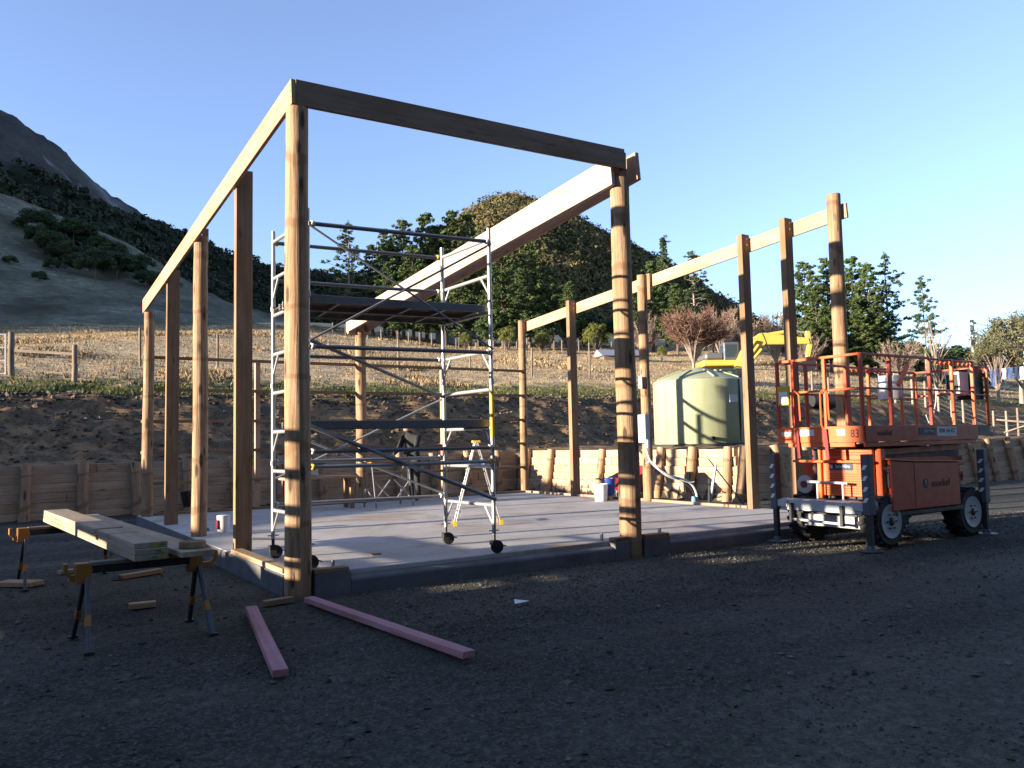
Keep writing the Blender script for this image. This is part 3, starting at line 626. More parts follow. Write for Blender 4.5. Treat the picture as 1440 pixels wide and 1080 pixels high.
# ------------------------------------------------------------------ sawhorses and stock
def sawhorse(label, c, zt):
    t = thing('sawhorse', label, 'sawhorse', c, R(4), 'folding metal sawhorses')
    bar_ = MB().b2((-.46, -.045, zt-.09), (.44, .045, zt-.035)).build('top_beam', M_dk, t, bevel=.006)
    MB().b2((-.40, -.05, zt-.035), (.40, .05, zt)).build('timber_pad', M_grey, bar_, bevel=.006)
    for s in (-1, 1):
        x = s*.42; b = MB().prism([(-.05,-.14),(.05,-.14),(.07,-.04),(.05,.015),(-.05,.015)], (x-.03, -.052, zt-.02), (1,0,0), (0,0,1), (0,.104,0)).build('leg_bracket', M_yelo, t, bevel=.004)
        hk = MB().prism([(0,-.12),(.12,-.12),(.12,-.09),(.16,-.05),(.16,.02),(.13,.02),(.13,-.04),(.1,-.07),(0,-.07)], (x if s>0 else x, -.03, zt-.02), (s,0,0), (0,0,1), (0,.06,0)).build('arm_hook', M_yelo, b, bevel=.003)
        for sy in (-1, 1):
            lg = MB().bar((x, sy*.04, zt-.12), (x+s*.03, sy*.33, .0), .045, .03, (1,0,0)).build('leg', M_blueg if sy < 0 else M_dk, t, bevel=.004)
            p = Vector((x, sy*.04, zt-.12)).lerp(Vector((x+s*.03, sy*.33, 0)), .52); q = Vector((x, sy*.04, zt-.12)).lerp(Vector((x+s*.03, sy*.33, 0)), .66)
            MB().bar(p, q, .054, .038, (1,0,0)).build('leg_collar', M_yelo, lg)
            MB().box((x+s*.03, sy*.335, .008), (.07, .06, .016)).build('foot', M_dk, lg)
    return t
M_yelo = plain('amber_steel', (.42,.18,.035), .5, 0, .4, .5)
sawhorse('amber bracketed sawhorse nearest the pink timbers', (-1.45, -.74, -.01), .635)
sawhorse('amber bracketed sawhorse nearest the shaded retaining wall', (-1.72, 2.78, -.01), .655)
def stock(label, x0, y0, x1, y1, z, w=.24, h=.045, g='boards stacked on the sawhorses', mat=None, zf=None):
    o = member('timber_board', (x0, y0, z+h/2), (x1, y1, (zf if zf is not None else z)+h/2), w, h, mat or M_stock, None, bevel=.004); return tag(o, label, 'board', g)
def sx(y): return -1.455 + (y+1.1)*(-.36/4.3)
zf0 = .657
M_gm = plain('green_end_paint', (.03,.30,.06), .6); M_ym = plain('yellow_end_paint', (.40,.38,.04), .6)
def lay(label, y0, y1, k):
    zz = lambda y: .637+(y+.74)*(.02/3.52) + k*.0465
    o = stock(label, sx(y0), y0, sx(y1), y1, zz(y0), .245, .045, zf=zz(y1))
    if y0 < -1:
        for m, yy in ((M_gm, -.02-.03*k), (M_ym, -.085+.02*k)): MB().b2((-.0015, yy-.022, -.009), (-.0002, yy+.022, .008)).build('end_mark', m, o)
    return o
lay('long bottom board of the timber stack across both sawhorses', -1.12, 3.25, 0)
lay('short second layer board at the paint marked end of the stack', -1.12, .18, 1)
lay('long second layer board over the far sawhorse', .30, 3.22, 1)
lay('short top board on the paint marked end of the stack', -1.10, -.22, 2)
lay('small block in the gap of the top layer of the stack', -.17, .26, 2)
lay('long top board over the far sawhorse', .38, 3.20, 2)
sx2 = lambda y: -1.13 + (y+1.1)*(-.34/4.3)
stock('single long board lying beside the timber stack on the sawhorses', sx2(-1.18), -1.18, sx2(3.3), 3.3, .640, .25, .045, zf=.664)
o = MB().lathe((-1.12, -.95, .688), [(.098, 0), (.104, .006), (.102, .05), (.096, .054)], 26).build('pole_offcut', M_pole, None, True); tag(o, 'round pole slice lying on the single long board', 'wood offcut')
# pink timbers on the gravel
def loose(name, p0, p1, w, h, mat, label, cat='timber', group=None):
    p0, p1 = Vector(p0), Vector(p1); n = 9
    p0.z += h/2; p1.z += h/2
    return tag(member(name, p0, p1, w, h, mat, None, bevel=.004), label, cat, group)
loose('pink_timber', (-.50, -.40, .012), (-.93, -2.66, .012), .10, .05, M_pink, 'short pink primed timber lying on the gravel')
loose('pink_timber', (.07, -.30, .012), (.27, -3.0, .012), .10, .05, M_pink, 'long pink primed timber pointing away from the corner pole')
loose('wood_offcut', (-.32, -.18, .0), (-.03, -.12, .0), .09, .05, M_post, 'dark timber chock at the foot of the corner pole', 'wood offcut')
loose('wood_offcut', (-1.38, .52, .0), (-1.15, .50, .0), .10, .05, M_off, 'pale block on the gravel between the sawhorses', 'wood offcut')
loose('wood_offcut', (-2.35, 2.95, .0), (-2.02, 2.65, .0), .22, .05, M_off, 'wide pale offcut beside the far sawhorse leg', 'wood offcut')
loose('wood_offcut', (-1.75, 3.45, .0), (-1.38, 3.62, .0), .09, .04, M_stock, 'flat plank end behind the far sawhorse', 'wood offcut')
loose('wood_offcut', (-1.20, 2.5, .0), (-.72, 2.75, .0), .10, .05, M_off, 'pale stick under the stacked boards', 'wood offcut')
mb = MB().add([(1.55,-1.62,.012),(1.68,-1.66,.03),(1.72,-1.58,.015),(1.6,-1.53,.035),(1.57,-1.58,.02)], [(0,1,2,3),(0,3,4)]); tag(mb.build('paper_scrap', M_white), 'white paper scrap on the gravel', 'litter')
# ------------------------------------------------------------------ scissor lift (local x back from its front end, y across, near side -)
LX, LY = 7.0, -.90
lf = thing('scissor_lift', 'orange rough terrain scissor lift with outriggers parked beside the slab', 'scissor lift', (LX, LY, 0))
def bx(name, a, b, mat, par=lf, bevel=.006): return MB().b2(a, b).build(name, mat, par, bevel=bevel)
# chassis
ch = bx('chassis', (.25, -.40, .34), (2.75, .40, .62), M_dk)
bx('cross_tube', (-.02, -.62, .46), (.13, .66, .615), M_lgrey)
bx('axle_plate', (.20, -.60, .24), (.26, .62, .40), M_lgrey)
MB().cyl((-.05, -.35, .32), (-.05, .45, .34), .018, n=8).build('tow_bar', M_lgrey, lf, True)
for y in (-.35, .45): bx('tow_bar_bracket', (-.075, y-.025, .29), (-.022, y+.025, .56), M_dk)
MB().lathe((.14, -.64, .54), [(.095, 0), (.11, .01), (.11, .05), (.095, .06)], 20, (0,-1,0)).build('tube_flange', M_dk, lf, True)
# wheels
def wheel(x, y, s):
    w = MB().lathe((x, y, .345), [(.20, -.13), (.305, -.135), (.335, -.10), (.338, .10), (.305, .135), (.20, .13)], 36, (0, 1, 0)).build('wheel', M_black, lf, True)
    tr = MB()
    for k in range(18):
        a = 2*math.pi*k/18
        for sd in (-1, 1):
            m = Matrix.Rotation(-a-(.17 if sd > 0 else 0), 3, 'Y'); c = m @ Vector((0, sd*.065, .338)); mm = m @ Matrix.Rotation(sd*.5, 3, 'Z')
            tr.box(Vector((x, y, .345))+c, (.055, .135, .03), mm)
    stuff(tr.build('tread', M_black, w))
    MB().lathe((x, y+s*.06, .345), [(.02, .079), (.10, .079), (.15, .074), (.19, .082), (.222, .086), (.222, .04), (.02, -.02)], 28, (0, s, 0)).build('rim', M_lgrey, w, True)
    MB().lathe((x, y+s*.075, .345), [(.06, .0), (.055, .075), (.03, .085)], 14, (0, s, 0)).build('hub', M_dk, w, True)
    for k in range(6):
        a = k*math.pi/3; p = Vector((x+.1*math.cos(a), y+s*.132, .345+.1*math.sin(a))); MB().cyl(p, p+Vector((0, s*.022, 0)), .012, n=6).build('wheel_nut', M_dk, w)
for x in (.50, 2.52):
    wheel(x, -.56, -1); wheel(x, .56, 1)
# outriggers
def outrigger(x, y, s):
    o = bx('outrigger', (x-.06, y-.055, .46), (x+.06, y+.055, 1.24), M_blueg)
    bx('inner_leg', (x-.035, y-.035, .06), (x+.035, y+.035, .47), M_dk, o)
    MB().lathe((x, y, .0), [(.15, 0), (.15, .012), (.06, .022), (.05, .07), (.03, .075)], 20).build('foot_plate', M_blueg, o, True)
    for k in range(4): MB().prism([(0,0),(.05,0),(.09,.06),(.04,.06)], (x-.063, y+.045, .62+k*.14), (0,-1,0), (0,0,1), (-.002,0,0)).build('hazard_stripe', M_label, o)
    bx('outrigger_arm', (x-.04 if s else x-.04, min(y, y*.7), .50), (x+.04, max(y, y*.7), .60), M_lgrey, o)
outrigger(.0, -.715, 1); outrigger(.0, .75, 1); outrigger(2.86, -.70, 1); outrigger(2.86, .72, 1)
# lower body: front perforated guard
fp = bx('front_panel', (.34, -.57, .66), (.40, .19, 1.305), M_org)
holes = MB()
for iy in range(25):
    for iz in range(18):
        y, z = -.50+iy*.0265, .70+iz*.0325
        if .98 < z < 1.12 and -.34 < y < .10: continue
        if .90 < z < .925 or 1.165 < z < 1.20: continue
        holes.add([(.338, y-.007, z-.007), (.338, y+.007, z-.007), (.338, y+.007, z+.007), (.338, y-.007, z+.007)], [(0,1,2,3)])
stuff(holes.build('perforation', M_ink, fp))
bx('hire_sticker', (.332, -.28, 1.01), (.338, .09, 1.105), M_navy, fp, 0)
def face_mx(x, y, z): return Matrix(((0,0,-1,x),(-1,0,0,y),(0,1,0,z),(0,0,0,1)))     # text facing -x
def face_my(x, y, z): return Matrix(((1,0,0,x),(0,0,-1,y),(0,1,0,z),(0,0,0,1)))      # text facing -y
text_mesh('Safe Hire', .062, face_mx(.330, -.125, 1.065), M_label, 'sticker_text', fp)
bx('sticker_logo', (.328, .03, 1.035), (.331, .075, 1.085), M_label, fp, 0)
bx('front_panel_post', (.30, .20, .62), (.38, .26, 1.30), M_org); bx('guard_rail', (.24, -.60, 1.115), (.29, .62, 1.15), M_org); bx('front_panel_post', (.40, -.66, .64), (.50, -.575, 1.30), M_org)
MB().cyl((.18, -.30, .845), (.18, .33, .85), .018, n=8).build('step_rail', M_lgrey, lf, True)
for y in (-.22, .18): MB().cyl((.18, y, .62), (.18, y, .85), .014, n=6).build('step_rail_post', M_lgrey, lf, True)
MB().b2((.42, -.50, .62), (2.6, .40, 1.30)).build('scissor_well', M_dk, lf)
# folded scissor arms seen under the platform
for k in range(5):
    z = .80+k*.115
    for y, s in ((-.50, 1), (.45, -1)):
        MB().bar((.5, y-.03*s, z-.01), (2.6, y-.03*s, z+.03*(-1)**k), .035, .085, (0,0,1)).build('scissor_arm', M_orgd, lf, bevel=.004)
for x in (.55, 1.5, 2.5): MB().cyl((x, -.56, 1.335), (x, .5, 1.335), .022, n=8).build('cross_pin', M_lgrey, lf, True)
# near side engine tray: sloped lid, control panel facing forward
ec = MB().prism([(.52, .47), (2.18, .47), (2.18, 1.08), (1.0, 1.115), (.52, 1.15)], (0, -.72, 0), (1,0,0), (0,0,1), (0, .30, 0)).build('engine_cover', M_orgd, lf, bevel=.012)
MB().prism([(.48, 1.152), (1.02, 1.12), (2.22, 1.085), (2.22, 1.10), (1.02, 1.136), (.48, 1.168)], (0, -.74, 0), (1,0,0), (0,0,1), (0, .34, 0)).build('cover_lid', M_org, ec)
for x in (1.05,): bx('door_seam', (x, -.723, .50), (x+.006, -.7195, 1.08), M_ink, ec, 0)
cp = bx('control_panel', (.500, -.70, .78), (.522, -.46, 1.02), M_blueg, ec)
bx('screen', (.494, -.62, .84), (.501, -.53, .93), M_label, cp, 0)
for y in (-.67, -.5): MB().cyl((.50, y, .985), (.48, y, .985), .018, n=10).build('knob', M_ink, cp)
bx('handle_slot', (.512, -.70, 1.045), (.521, -.46, 1.09), M_ink, ec, 0); bx('data_sticker', (.513, -.56, .60), (.521, -.44, .70), M_label, ec, 0); bx('data_sticker', (.513, -.70, .60), (.521, -.59, .69), M_box, ec, 0)
text_mesh('snorkel', .155, face_my(1.68, -.7225, .80), M_ink, 'logo_text', ec, sx=1.0)
MB().lathe((1.31, -.7215, .81), [(.062, 0), (.062, .002)], 24, (0,-1,0)).build('logo_disc', M_ink, ec); text_mesh('S', .11, face_my(1.31, -.7245, .81), M_box, 'logo_text', ec)
bx('side_bumper', (.30, -.76, 1.02), (.46, -.715, 1.06), M_org); bx('tail_tube', (2.1, -.66, 1.03), (2.45, -.60, 1.08), M_orgd)
bx('sill', (.60, -.70, .40), (2.3, -.60, .462), M_dk)
bx('far_tray', (.55, .42, .50), (2.3, .70, 1.10), M_orgd)
MB().lathe((.42, .52, .80), [(.10, 0), (.13, .02), (.13, .07), (.09, .08)], 20, (-1,0,0)).build('hose_reel', M_lgrey, lf, True); MB().lathe((.415, .52, .80), [(.05, 0), (.05, .095)], 16, (-1,0,0)).build('reel_hub', M_red, lf, True)
# platform
pf = bx('platform', (.05, -.68, 1.40), (2.75, .66, 1.445), M_orgd)
def toe(name, a, b, m=M_org): return bx(name, a, b, m, pf, .004)
fb = toe('front_board', (.00, -.69, 1.395), (.03, .67, 1.61)); toe('lower_lip', (.008, -.55, 1.335), (.05, .5, 1.392))
sb = toe('side_board', (.033, -.70, 1.395), (2.78, -.675, 1.61), M_orgd); toe('side_board', (.033, .645, 1.395), (2.78, .67, 1.61)); toe('rear_board', (2.785, -.69, 1.395), (2.81, .67, 1.61))
ex = bx('extension_deck', (2.0, -.60, 1.45), (3.35, .58, 1.60), M_dk, pf)
text_mesh('83', .155, face_mx(-.003, -.565, 1.505), M_ink, 'number_text', fb, sx=.85)
bx('warning_sticker', (-.002, .06, 1.49), (.0005, .36, 1.575), M_label, fb, 0); bx('warning_sticker', (-.002, -.42, 1.49), (.0005, -.30, 1.57), M_label, fb, 0); bx('warning_sticker', (-.002, .44, 1.49), (.0005, .60, 1.55), M_box, fb, 0)
bx('phone_plate', (1.70, -.7035, 1.45), (2.20, -.7005, 1.585), M_label, sb, 0); text_mesh('0508 546 471', .085, face_my(1.95, -.705, 1.525), M_navy, 'plate_text', sb, sx=.88)
bx('hire_plate', (1.25, -.7035, 1.47), (1.66, -.7005, 1.57), M_navy, sb, 0); text_mesh('Safe Hire', .07, face_my(1.48, -.705, 1.525), M_box, 'plate_text', sb)
text_mesh('snorkel', .11, face_my(.45, -.7025, 1.51), M_ink, 'plate_text', sb); bx('side_lip', (.06, -.69, 1.33), (2.75, -.64, 1.392), M_orgd, pf)
# guard rails
RT = 2.55
def rail(p, q, m=M_org, w=.035, name='guard_rail'): return MB().bar(p, q, w, w).build(name, m, pf, bevel=.005)
def rpost(x, y, m=M_orgd, z1=RT, w=.045): return MB().b2((x-w/2, y-w/2, 1.60), (x+w/2, y+w/2, z1)).build('rail_post', m, pf, bevel=.005)
for y, m in ((-.68, M_orgd), (.65, M_orgd)):
    rail((.02, y, RT), (1.62, y, RT), m); rail((.02, y, 2.10), (1.62, y, 2.10), m, .028)
    for x in (.02, .66, 1.62): rpost(x, y, m)
    tr_ = rail((1.62, y, RT-.01), (2.76, y, RT-.01), m, .03)
    for k in range(9): MB().cyl((1.70+k*.12, y-.018, RT-.055), (1.70+k*.12, y+.018, RT-.055), .022, n=10).build('rail_ring', M_org, tr_, True)
    rail((1.62, y, 2.10), (2.76, y, 2.10), m, .028)
    for x in (2.2, 2.76): rpost(x, y, M_org)
    rail((2.0, y*.86, RT-.06), (3.35, y*.86, RT-.06), m, .03); rail((2.0, y*.86, 2.06), (3.35, y*.86, 2.06), m, .026)
    for x in (2.95, 3.35): rpost(x, y*.86, M_org, RT-.06)
for x, m in ((.02, M_org), (3.35, M_orgd)):
    w_ = .68 if x < 1 else .585
    rail((x, -w_, RT-(0 if x < 1 else .06)), (x, w_-.03, RT-(0 if x < 1 else .06)), m); rail((x, -w_, 2.10), (x, w_-.03, 2.10), m, .028)
rpost(.02, -.13, M_org); rpost(.02, .38, M_orgd)
# entry gate loops
for y in (-.10, .36):
    MB().tube([(-.03, y, 1.60), (-.05, y, 1.66), (-.05, y, 2.06), (-.045, y-.05, 2.12), (-.03, y-.10, 2.06), (-.03, y-.11, 1.70)], .012, 6).build('grab_loop', M_org, pf, True)
    MB().bar((-.03, y-.04, 1.58), (-.02, y-.06, 1.18), .05, .02, (1,0,0)).build('gate_strap', M_red, pf)
db = bx('document_box', (-.03, .42, 1.93), (.0, .62, 2.20), M_yel, pf); bx('document_label', (-.033, .45, 1.95), (-.0305, .59, 2.12), M_label, db, 0)
ctl = bx('control_box', (2.60, -.57, 2.05), (2.86, -.36, 2.40), M_box, pf); bx('control_face', (2.595, -.55, 2.12), (2.5995, -.38, 2.36), M_ink, ctl, 0)
bx('back_panel', (3.02, -.55, 2.0), (3.32, -.15, 2.46), M_ink, pf)
MB().tube([(1.62, -.6, 1.75), (1.72, -.58, 1.64), (1.85, -.56, 1.70), (1.98, -.55, 1.95), (2.0, -.55, 2.08)], .008, 6).build('control_cable', M_offw, pf, True)
MB().lathe((2.05, .20, 2.02), [(.16, 0), (.17, .02), (.17, .34), (.16, .36)], 22).build('tool_drum', M_white, pf, True)
MB().bar((1.9, -.2, 2.50), (1.62, -.2, 2.2), .05, .05).build('gate_arm', M_org, pf, bevel=.006)
# ------------------------------------------------------------------ water tank above the wall
def water_tank(label, c, r, h, dome, mat):
    t = thing('water_tank', label, 'water tank', c)
    prof = [(r*.985, 0), (r, .03), (r, h-.10), (r*.99, h-.03), (r*.95, h)]
    b = MB().lathe((0,0,0), prof, 56).build('tank_wall', mat, t, True)
    cone = lambda f: h + dome*(1-f)**.85
    rp = [(r*.955, h-.005)] + [(r*.95*f, cone(f)) for f in (.985, .9, .75, .6, .45, .3, .15, .05)]
    rf = MB().lathe((0,0,0), rp, 56).build('tank_roof', mat, t, True)
    for k in range(8):
        a = 2*math.pi*k/8+.35
        MB().tube([(r*.95*q*math.cos(a), r*.95*q*math.sin(a), cone(q)+.012) for q in (.98, .85, .7, .55, .4)], .030, 6).build('roof_rib', mat, rf, True)
    MB().lathe((r*.45, -r*.45, h+dome*.30), [(.26, 0), (.26, .14), (.22, .18)], 24).build('hatch', mat, rf, True)
    MB().cyl((-r*.55, -r*.86, .16), (-r*.62, -r*.98, .16), .05, n=12).build('outlet_valve', M_dk, t, True); MB().b2((-.16, -r-.012, h*.62), (.16, -r+.03, h*.74)).build('maker_plate', M_box, t, bevel=.004)
    MB().tube([(r*.2, -r*.97, .05), (r*.2, -r*1.0, h*.5), (r*.2, -r*.98, h*.98)], .025, 8).build('overflow_pipe', M_dk, t, True)
    return t
tk = Vector((15.19, 9.19, 0)); tk.z = 1.33
water_tank('large pale green water tank above the sunlit retaining wall', tk, 1.33, 1.86, .42, M_tank)
MB2 = MB().lathe((tk.x, tk.y, 1.14), [(1.75, -.2), (1.6, .08), (1.4, .18), (.2, .18)], 40)
o = MB2.build('gravel_mound', M_ground, None, True); me = o.data
for k in ('soil', 'green', 'dry'): fattr(me, k, np.zeros(len(me.vertices)))
struct(o)
ft = at_v(627, 485, 92); ft.z = gz(ft.x, ft.y)-.05
water_tank('small pale water tank far up the dry field', ft, 1.15, 1.45, .4, plain('pale_tank', (.36,.42,.42), .6))
# ------------------------------------------------------------------ meter box and services on the right row pole
eb = thing('meter_box', 'grey electrical meter box fixed to a right row pole', 'electrical box', (8.84, 4.66, 1.42))
MB().b2((-.02, -.10, 0), (.12, .22, .58)).build('case', M_box, eb, bevel=.01); MB().b2((-.026, -.07, .05), (-.0205, .19, .53)).build('door', M_label, eb, bevel=.004)
MB().b2((.0, -.14, -.10), (.08, -.04, .06)).build('junction', M_white, eb, bevel=.01)
nt_ = MB().b2((8.90, 4.70, 2.55), (8.906, 4.80, 2.80)).build('paper_notice', M_label); tag(nt_, 'white paper notice pinned on the pole above the meter box', 'notice')
def cable(label, pts, r, mat, name='cable', cat='cable'):
    P = resample(pts, 4) if False else np.array(pts, float)
    # Catmull-Rom
    out = []
    for i in range(len(P)-1):
        p0, p1, p2, p3 = P[max(i-1,0)], P[i], P[i+1], P[min(i+2,len(P)-1)]
        for t in np.linspace(0, 1, 6, endpoint=False): out.append(.5*((2*p1)+(-p0+p2)*t+(2*p0-5*p1+4*p2-p3)*t*t+(-p0+3*p1-3*p2+p3)*t**3))
    out.append(P[-1]); return tag(MB().tube([tuple(p) for p in out], r, 6).build(name, mat, None, True), label, cat)
cable('thick white cable drooping from the meter box', [(8.86,4.6,1.34),(8.88,4.5,1.05),(9.15,4.35,.78),(9.6,4.2,.62),(9.78,4.15,.40),(9.80,4.1,.02)], .022, M_offw)
cable('thin white cable looping out of the meter box', [(8.80,4.55,1.0),(8.9,4.45,1.02),(9.1,4.3,.75),(9.55,4.15,.60),(9.70,4.1,.60)], .012, M_offw)
cable('black cable running down beside the blue pipe', [(9.2,4.35,.72),(9.45,4.2,.62),(9.66,4.1,.40),(9.72,4.05,.02)], .016, M_black)
for lab, p0, p1, r, m in (('short pale blue pipe standing in the gravel', (9.68,4.12,-.02), (9.70,4.12,.30), .05, M_pipe), ('grey conduit leaning on the wall', (9.98,4.0,-.02), (10.25,4.0,.95), .03, M_box), ('dark conduit bent against the wall posts', (9.9,3.9,-.02), (10.15,4.1,.62), .035, M_dk)):
    tag(MB().cyl(p0, p1, r, n=10).build('pipe', m, None, True), lab, 'pipe')
tag(MB().cyl((10.9, 3.8, 0), (10.45, 4.4, 1.05), .014, n=6).build('steel_rod', M_dk, None, True), 'thin dark rod leaning on the sunlit wall', 'rod')
# buckets
def bucket(label, c, m, lean=0):
    t = thing('bucket', label, 'bucket', c); MB().lathe((0,0,0), [(.125, 0), (.15, .33), (.155, .335), (.155, .36), (.142, .36), (.118, .02)], 24).build('pail', m, t, True)
    MB().tube([(.155*math.cos(a), .155*math.sin(a)*.3, .33-.14*math.sin(a)) for a in np.linspace(0, math.pi, 9)], .005, 5).build('bail', M_galvd, t, True); return t
bucket('white plastic bucket near the red wheelbarrow', (8.42, 5.55, ZS), M_white); bucket('blue plastic bucket beside the white one', (8.78, 5.72, ZS+.10), M_blue)
loose('wood_offcut', (8.62, 5.6, ZS), (8.98, 5.9, ZS), .14, .09, M_off, 'timber block under the blue bucket', 'wood offcut')
b5 = thing('paint_pail', 'small white pail behind the middle left pole', 'pail', (.52, 4.85, ZS)); MB().lathe((0,0,0), [(.085, 0), (.095, .25), (.098, .26), (.085, .265)], 20).build('pail', M_white, b5, True); MB().b2((-.1, -.06, .06), (-.085, .03, .2)).build('label', M_red, b5)
tag(MB().lathe((.35, 5.35, ZS), [(.07, 0), (.085, .03), (.07, .05)], 14).build('cable_coil', M_blueg, None, True), 'small blue coil on the slab by the left posts', 'coil')
tag(MB().tube([(.62,3.6,ZS+.01),(.9,3.3,ZS+.01),(1.15,3.0,ZS+.015)], .02, 6).build('caulking_tool', M_dk, None, True), 'dark tool lying on the frosty slab by the left posts', 'tool')
tag(MB().b2((1.25, .93, ZS), (1.36, 1.0, ZS+.02)).build('wood_chip', M_off), 'wood chip on the slab behind the corner pole', 'wood offcut')
# wheelbarrow
wbw = thing('wheelbarrow', 'dark red wheelbarrow against the sunlit retaining wall', 'wheelbarrow', (10.2, 6.6, 0), R(20))
MB().add([(-.35,-.22,.32),(.35,-.16,.36),(.35,.16,.36),(-.35,.22,.32),(-.5,-.36,.62),(.62,-.32,.86),(.62,.32,.86),(-.5,.36,.62)], [(0,3,2,1),(0,1,5,4),(1,2,6,5),(2,3,7,6),(3,0,4,7)]).build('tray', M_red, wbw)
for s in (-1, 1):
    MB().tube([(.55, s*.08, .18), (.1, s*.2, .30), (-.55, s*.28, .44), (-.95, s*.30, .62), (-1.12, s*.30, .62)], .017, 8).build('handle', M_dk, wbw, True)
    MB().tube([(-.25, s*.24, .34), (-.32, s*.26, .0), (-.12, s*.25, .0), (-.02, s*.23, .31)], .014, 6).build('leg', M_dk, wbw, True)
MB().lathe((.58, 0, .19), [(.06, -.04), (.17, -.045), (.19, -.02), (.19, .02), (.17, .045), (.06, .04)], 22, (0,1,0)).build('wheel', M_black, wbw, True)
# step ladder
sl_ = thing('stepladder', 'silver and yellow stepladder standing open behind the scaffold', 'stepladder', (4.0, 3.2, ZS), R(-25)); sl_.scale = (.75, .75, .75)
for s in (-1, 1):
    for nm, fx in (('front_stile', -.48), ('rear_stile', .48)):
        st_ = MB().bar((fx, s*.25, .0), (fx*.04, s*.16, 1.72), .05, .024, (1,0,0)).build(nm, M_galv, sl_, bevel=.003); MB().box((fx, s*.25, .05), (.07, .05, .10)).build('foot', M_yel, st_)
for k in range(5):
    t = (k+1)/6; MB().box((-.48*(1-t)-.02*t, 0, 1.72*t), (.085, .46-.16*t, .025)).build('tread', M_galv, sl_, bevel=.003)
MB().box((0, 0, 1.73), (.16, .36, .05)).build('top_cap', M_yel, sl_, bevel=.008); MB().bar((-.25, .2, .85), (.25, .2, .85), .02, .012).build('spreader', M_dk, sl_)
# work trestles with planks, mitre saw bench
def trestle(label, c):
    t = thing('work_trestle', label, 'trestle', c, R(3), 'folding work trestles')
    for s in (-1, 1):
        for r_ in (-1, 1): MB().bar((s*.42, r_*.28, 0), (s*.42, r_*.10, .88), .03, .03, (1,0,0)).build('leg', M_galvd, t)
        MB().bar((s*.42, -.28, .10), (s*.42, .24, .42), .02, .02, (1,0,0)).build('leg_brace', M_galv, t)
    for a, b in ((-.42, -.05), (-.05, -.42), (.05, .42), (.42, .05)):
        MB().bar((a, -.24, .16), (b, -.17, .55), .018, .018).build('cross_brace', M_galv, t)
    MB().b2((-.45, -.12, .88), (.45, .12, .93)).build('head_rail', M_yelo, t, bevel=.004)
    return t
trestle('steel trestle with an orange head rail in front of the worker', (4.55, 7.75, ZS)); 
tag(member('plank', (4.0, 7.80, ZS+.952), (6.4, 8.35, ZS+.952), .20, .04, M_beam, None), 'pale plank lying along the orange trestle', 'plank')
tp = thing('saw_bench', 'low timber bench carrying a mitre saw by the back row', 'bench', (3.15, 8.05, ZS))
MB().b2((-.75, -.22, .62), (.75, .22, .67)).build('top', M_beam, tp, bevel=.004)
for x in (-.65, .65):
    for y in (-.16, .16): MB().b2((x-.04, y-.04, 0), (x+.04, y+.04, .62)).build('leg', M_post, tp)
ms = thing('mitre_saw', 'mitre saw with teal motor standing on the low bench', 'saw', (2.95, 8.05, ZS+.67), R(15))
MB().lathe((0,0,0), [(.19, 0), (.2, .02), (.19, .06), (.05, .07)], 20).build('table', M_galvd, ms, True); MB().b2((-.28, .08, .06), (.28, .11, .17)).build('fence', M_galv, ms)
MB().lathe((0, .02, .28), [(.02, -.012), (.16, -.012), (.16, .012), (.02, .012)], 26, (1,0,0)).build('blade_guard', M_dk, ms, True)
MB().cyl((.03, .06, .30), (.42, .08, .27), .06, .055, 12).build('motor', M_teal, ms, True)
MB().tube([(-.02,-.05,.42),(-.02,-.12,.52),(-.02,.06,.56),(-.02,.10,.44)], .022, 8).build('handle', M_dk, ms, True)
tag(MB().cyl((1.0, 9.72, .30), (.95, 9.75, .62), .09, .11, 10).build('black_bag', M_ink, None, True), 'black tool bag hung behind the back left pole', 'bag')
